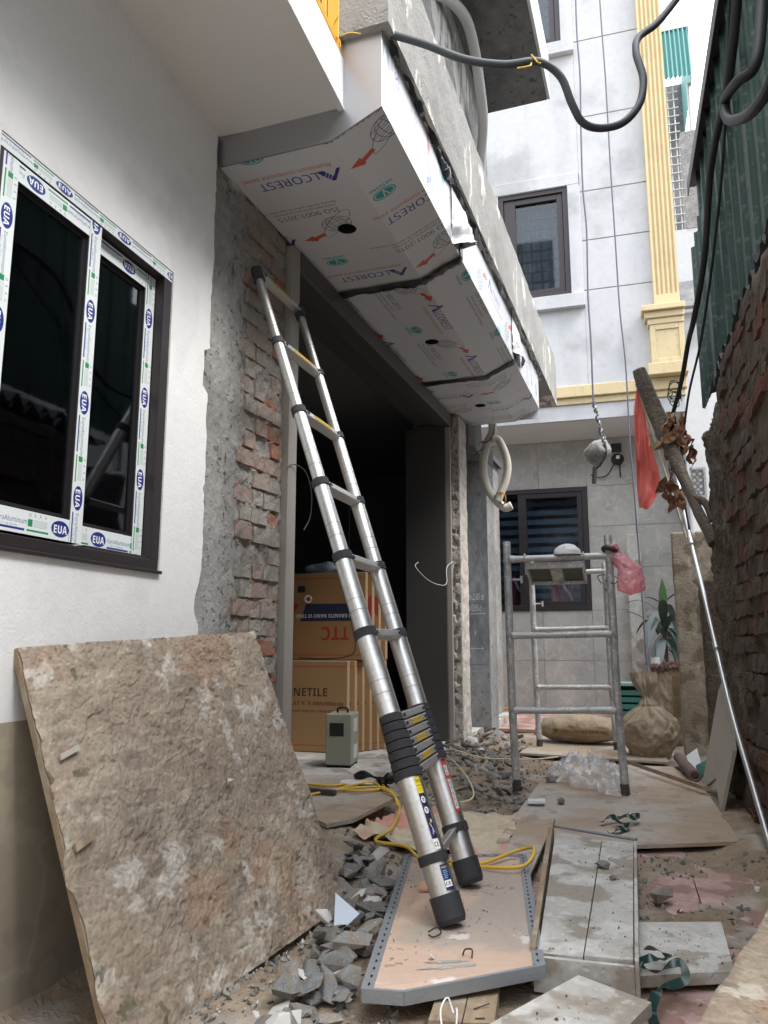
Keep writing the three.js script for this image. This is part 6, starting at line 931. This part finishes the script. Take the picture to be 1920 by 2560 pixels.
strap([[0.032, 0.06, -2.14], [0.05, 0.075, -2.11], [0.08, 0.06, -2.10], [0.04, 0.075, -2.05], [0.005, 0.06, -2.05], [0.012, 0.075, -2.0], [0.05, 0.06, -2.01], [0.10, 0.075, -2.04], [0.11, 0.05, -2.02], [0.05, 0.04, -1.97], [0.045, 0.05, -1.93], [0.03, 0.03, -1.88], [0.04, 0.02, -1.80]], 'tangled green plastic strap between the two dusty boards at bottom right', 0.022);
// ------------------------------------------------------------------ rubble
{
  const geos = []; for (let k = 0; k < 14; k++) { const pts = [], fl = [0.2, 0.36, 0.28, 0.46][k % 4]; for (let i = 0; i < 13; i++) { const a = R() * 6.283, b = Math.acos(2 * R() - 1); pts.push(V(Math.sin(b) * Math.cos(a) * rr(0.8, 1.1), Math.cos(b) * fl, Math.sin(b) * Math.sin(a) * rr(0.5, 0.8))); } geos.push(buv(new ConvexGeometry(pts).scale(0.05, 0.05, 0.05))); }
  const add = (x, z, s, m, label, group, lift = 0) => { const o = sh(new THREE.Mesh(geos[(R() * geos.length) | 0], m)); o.name = numbered('rubble_chunk'); o.position.set(x, gy(x, z) + 0.013 * s + lift, z); o.rotation.set(rr(-0.5, 0.5), R() * 6.3, rr(-0.5, 0.5)); o.scale.set(s * rr(0.8, 1.45), s * rr(0.7, 1.2), s * rr(0.7, 1.15)); scene.add(o); const tone = m === M.rubC ? 'white' : m === M.rubB ? 'dark grey' : m === M.rubA ? 'brown-grey' : 'reddish', size = s < 0.6 ? 'small' : s < 0.88 ? 'medium' : 'large'; ud(o, `${size} ${tone} ${label(x, z)}`, 'rubble', group); };
  // beside the pink panel, along the leaning board
  let n = 0, guard = 0;
  while (n < 128 && guard++ < 5000) { const z = rr(-2.86, -1.52), xr = lerp(-0.58, -0.78, (-1.7 - z) / 1.1), xl = z > -2.35 ? lerp(-0.74, -0.86, (-1.5 - z) / 0.85) : lerp(-0.86, -0.98, (-2.35 - z) / 0.5); const x = rr(xl, xr - 0.02); if (x > xr - 0.03) continue; const dens = z < -1.75 ? 1 : 0.35; if (R() > dens) continue; n++; add(x, z, rr(0.45, 1.15), R() < 0.07 ? M.rubC : R() < 0.6 ? M.rubB : M.rubA, (x, z) => 'concrete chunk, ' + (z > -1.75 ? 'at near corner of pink panel' : z > -2.1 ? 'beside near half of pink panel' : z > -2.45 ? 'beside middle of pink panel' : 'at far corner of pink panel') + (x < -0.78 ? ', against leaning board' : ''), 'rubble beside the pink panel', rr(0, 0.03) * dens); }
  n = 0; guard = 0;
  while (n < 170 && guard++ < 5000) { const z = rr(-5.6, -3.72), cx = lerp(-0.72, -0.98, clamp((-3.8 - z) / 1.2)), x = cx + rr(-0.30, 0.30); if (x < -1.18 || x > -0.40 + 0.1 * R()) continue; if (x > -0.52 && z < -4.25 && z > -4.4) continue; n++; const sc = rr(0.35, 0.95); add(x, z, sc, R() < 0.06 ? M.rubC : R() < 0.65 ? M.rubB : M.rubA, (x, z) => 'slate chip in doorway heap, ' + (z > -4.1 ? 'near edge by cloth' : z > -4.6 ? 'by left scaffold leg' : z > -5.1 ? 'middle of the heap' : 'far end') + (x < -0.95 ? ', doorway side' : x < -0.7 ? '' : ', scaffold side'), 'rubble heap by the doorway', rr(0, 0.045) * (x < -0.6 ? 1 : 0.3)); }
  n = 0; while (n < 26) { const z = rr(-6.7, -5.6), x = rr(-1.15, -0.72); n++; add(x, z, rr(0.5, 1.3), R() < 0.4 ? M.brickB : M.rubA, (x, z) => 'masonry chunk at the foot of the chalked column' + (z > -6.15 ? ', near side' : ', far side'), 'masonry rubble by the column', rr(0, 0.03)); }
  // pieces that stand out
  const one = (x, y, z, sx, sy, sz, m, label) => { const o = sh(new THREE.Mesh(geos[3], m)); o.name = numbered('rubble_chunk'); o.position.set(x, y, z); o.scale.set(sx, sy, sz); o.rotation.y = R() * 3; scene.add(o); ud(o, label, 'rubble'); };
  one(-0.70, 0.03, -1.60, 1.3, 1.0, 1.0, M.rubC, 'largest white chunk at the bottom edge, right of the leaning board');
  one(-0.70, 0.045, -2.02, 1.5, 1.2, 1.3, M.rubA, 'round grey stone between leaning board and the corner of the pink panel');
  one(-0.665, 0.025, -1.86, 0.95, 0.6, 0.8, M.rubC, 'flat white plaster piece left of the panel corner');
  one(-0.08, 0.10, -2.72, 0.62, 0.62, 0.55, M.rubB, 'small grey stone lying on the grey shutter panel');
  one(-0.05, 0.096, -2.60, 0.35, 0.4, 0.35, M.rubA, 'tiny brown stone beside the split of the shutter panel');
  one(0.09, 0.03, -2.70, 1.2, 1.0, 1.0, M.rubA, 'brown earthy stone in the dirt patch right of the shutter panel');
  one(-0.40, 0.05, -4.62, 1.2, 0.8, 0.9, M.rubB, 'flat grey stone behind the left scaffold leg');
  one(-0.30, 0.045, -4.02, 0.8, 0.7, 0.7, M.rubB, 'dark stone on the plywood left of the clear bag');
  // white tile scraps
  solo('tile_shard', slab([[-0.80, 0.105, -2.19], [-0.715, 0.07, -2.15], [-0.765, 0.025, -2.08]], 0.006, V(0.45, 0.5, 0.74).normalize()), mat({ color: [0.50, 0.56, 0.64], roughness: 0.35 }), 'pale blue triangular tile shard stuck in the rubble', 'tile');
  solo('wall_tile_scrap', slab([[-0.46, 0.052, -3.98], [-0.38, 0.056, -3.99], [-0.37, 0.056, -3.93], [-0.45, 0.052, -3.91]], 0.01, up), M.plastWhite, 'white tile scrap lying on the edge of the grey heap', 'tile');
  solo('brick_shard', slab([[-0.615, 0.082, -2.44], [-0.565, 0.090, -2.45], [-0.560, 0.078, -2.40], [-0.612, 0.073, -2.395]], 0.008, up), mat({ color: [0.58, 0.34, 0.22], roughness: 0.8 }), 'orange wood splinter lying on the pink panel left of the ladder', 'splinter');
  solo('wire_curl', tub([[-0.50, 0.074, -2.06], [-0.48, 0.082, -2.075], [-0.465, 0.078, -2.05], [-0.48, 0.072, -2.035], [-0.495, 0.072, -2.045]], 0.0022, 24, 5), M.cableBlack, 'small black wire curl on the pink panel near the ladder foot', 'wire');
  solo('wire_curl', tub([[-0.385, 0.078, -1.925], [-0.38, 0.09, -1.93], [-0.365, 0.09, -1.935], [-0.362, 0.078, -1.92]], 0.002, 24, 5), M.cableBlack, 'tiny bent wire on the pink panel near its front edge', 'wire');
  solo('white_pebble', new ConvexGeometry(Array.from({ length: 10 }, () => V(-0.455 + rr(-0.008, 0.008), 0.078 + rr(-0.006, 0.006), -1.905 + rr(-0.008, 0.008)))), M.rubC, 'white pebble on the pink panel', 'pebble');
  // gravel: nobody could count it
  const gg = buv(new ConvexGeometry(Array.from({ length: 9 }, () => V(rr(-1, 1), rr(-0.6, 0.6), rr(-1, 1))))), N = 5950, im = new THREE.InstancedMesh(gg, mat({ roughness: 0.95 }), N), mm = new THREE.Matrix4(), qq = new THREE.Quaternion(), col = new THREE.Color();
  for (let i = 0; i < N; i++) { let x, z, y0 = null, sm = 1; const k = R(); if (i >= 5200) { sm = rr(0.15, 0.42); const q = R(); if (q < 0.3) { z = rr(-2.75, -1.85); x = rr(-0.60, -0.28) - (-1.85 - z) * 0.1; y0 = 0.068 + 0.006 * clamp((x + 0.55) / 0.3) * clamp((2.6 + z)); } else if (q < 0.55) { z = rr(-3.05, -2.0); x = rr(-0.2, 0.0); y0 = x > -0.112 ? 0.0885 : 0.0855; } else if (q < 0.8) { z = rr(-5.2, -3.4); x = rr(-0.42, 0.36); y0 = 0.029; } else if (q < 0.9) { z = rr(-2.36, -2.12); x = rr(0.03, 0.21); y0 = 0.0405; } else { z = rr(-1.85, -1.62); x = rr(-0.2, 0.0) ; y0 = 0.058; if (z > -1.7 - x * 0.3 + 0.0 || x < -0.2) { z = -1.8; x = -0.1; } } } else if (k < 0.40) { z = rr(-3.0, -1.3); x = rr(-0.95, -0.5); } else if (k < 0.70) { z = rr(-6.4, -3.6); x = rr(-1.2, -0.42); } else if (k < 0.88) { z = rr(-3.3, -1.4); x = rr(0.0, 0.5); } else { z = rr(-6, -1.4); x = rr(-1.1, 0.5); } const s = (Math.pow(R(), 2.2) * 0.011 + 0.0018) * sm; qq.setFromEuler(new THREE.Euler(R() * 3, R() * 6, R() * 3)); mm.compose(V(x, (y0 === null ? gy(x, z) : y0) + s * 0.35, z), qq, V(s, s, s)); im.setMatrixAt(i, mm); const g = y0 === null ? rr(0.12, 0.34) : rr(0.09, 0.34); col.setRGB(g * rr(1, 1.12), g, g * rr(0.8, 0.98)); if (R() < 0.05) col.setRGB(0.6, 0.58, 0.55); im.setColorAt(i, col); }
  im.name = 'gravel'; im.userData.kind = 'stuff'; im.userData.label = 'loose gravel and mortar crumbs scattered over the dirt'; im.userData.category = 'gravel'; sh(im); scene.add(im);
}
//@@END
renderer.render(scene, camera);
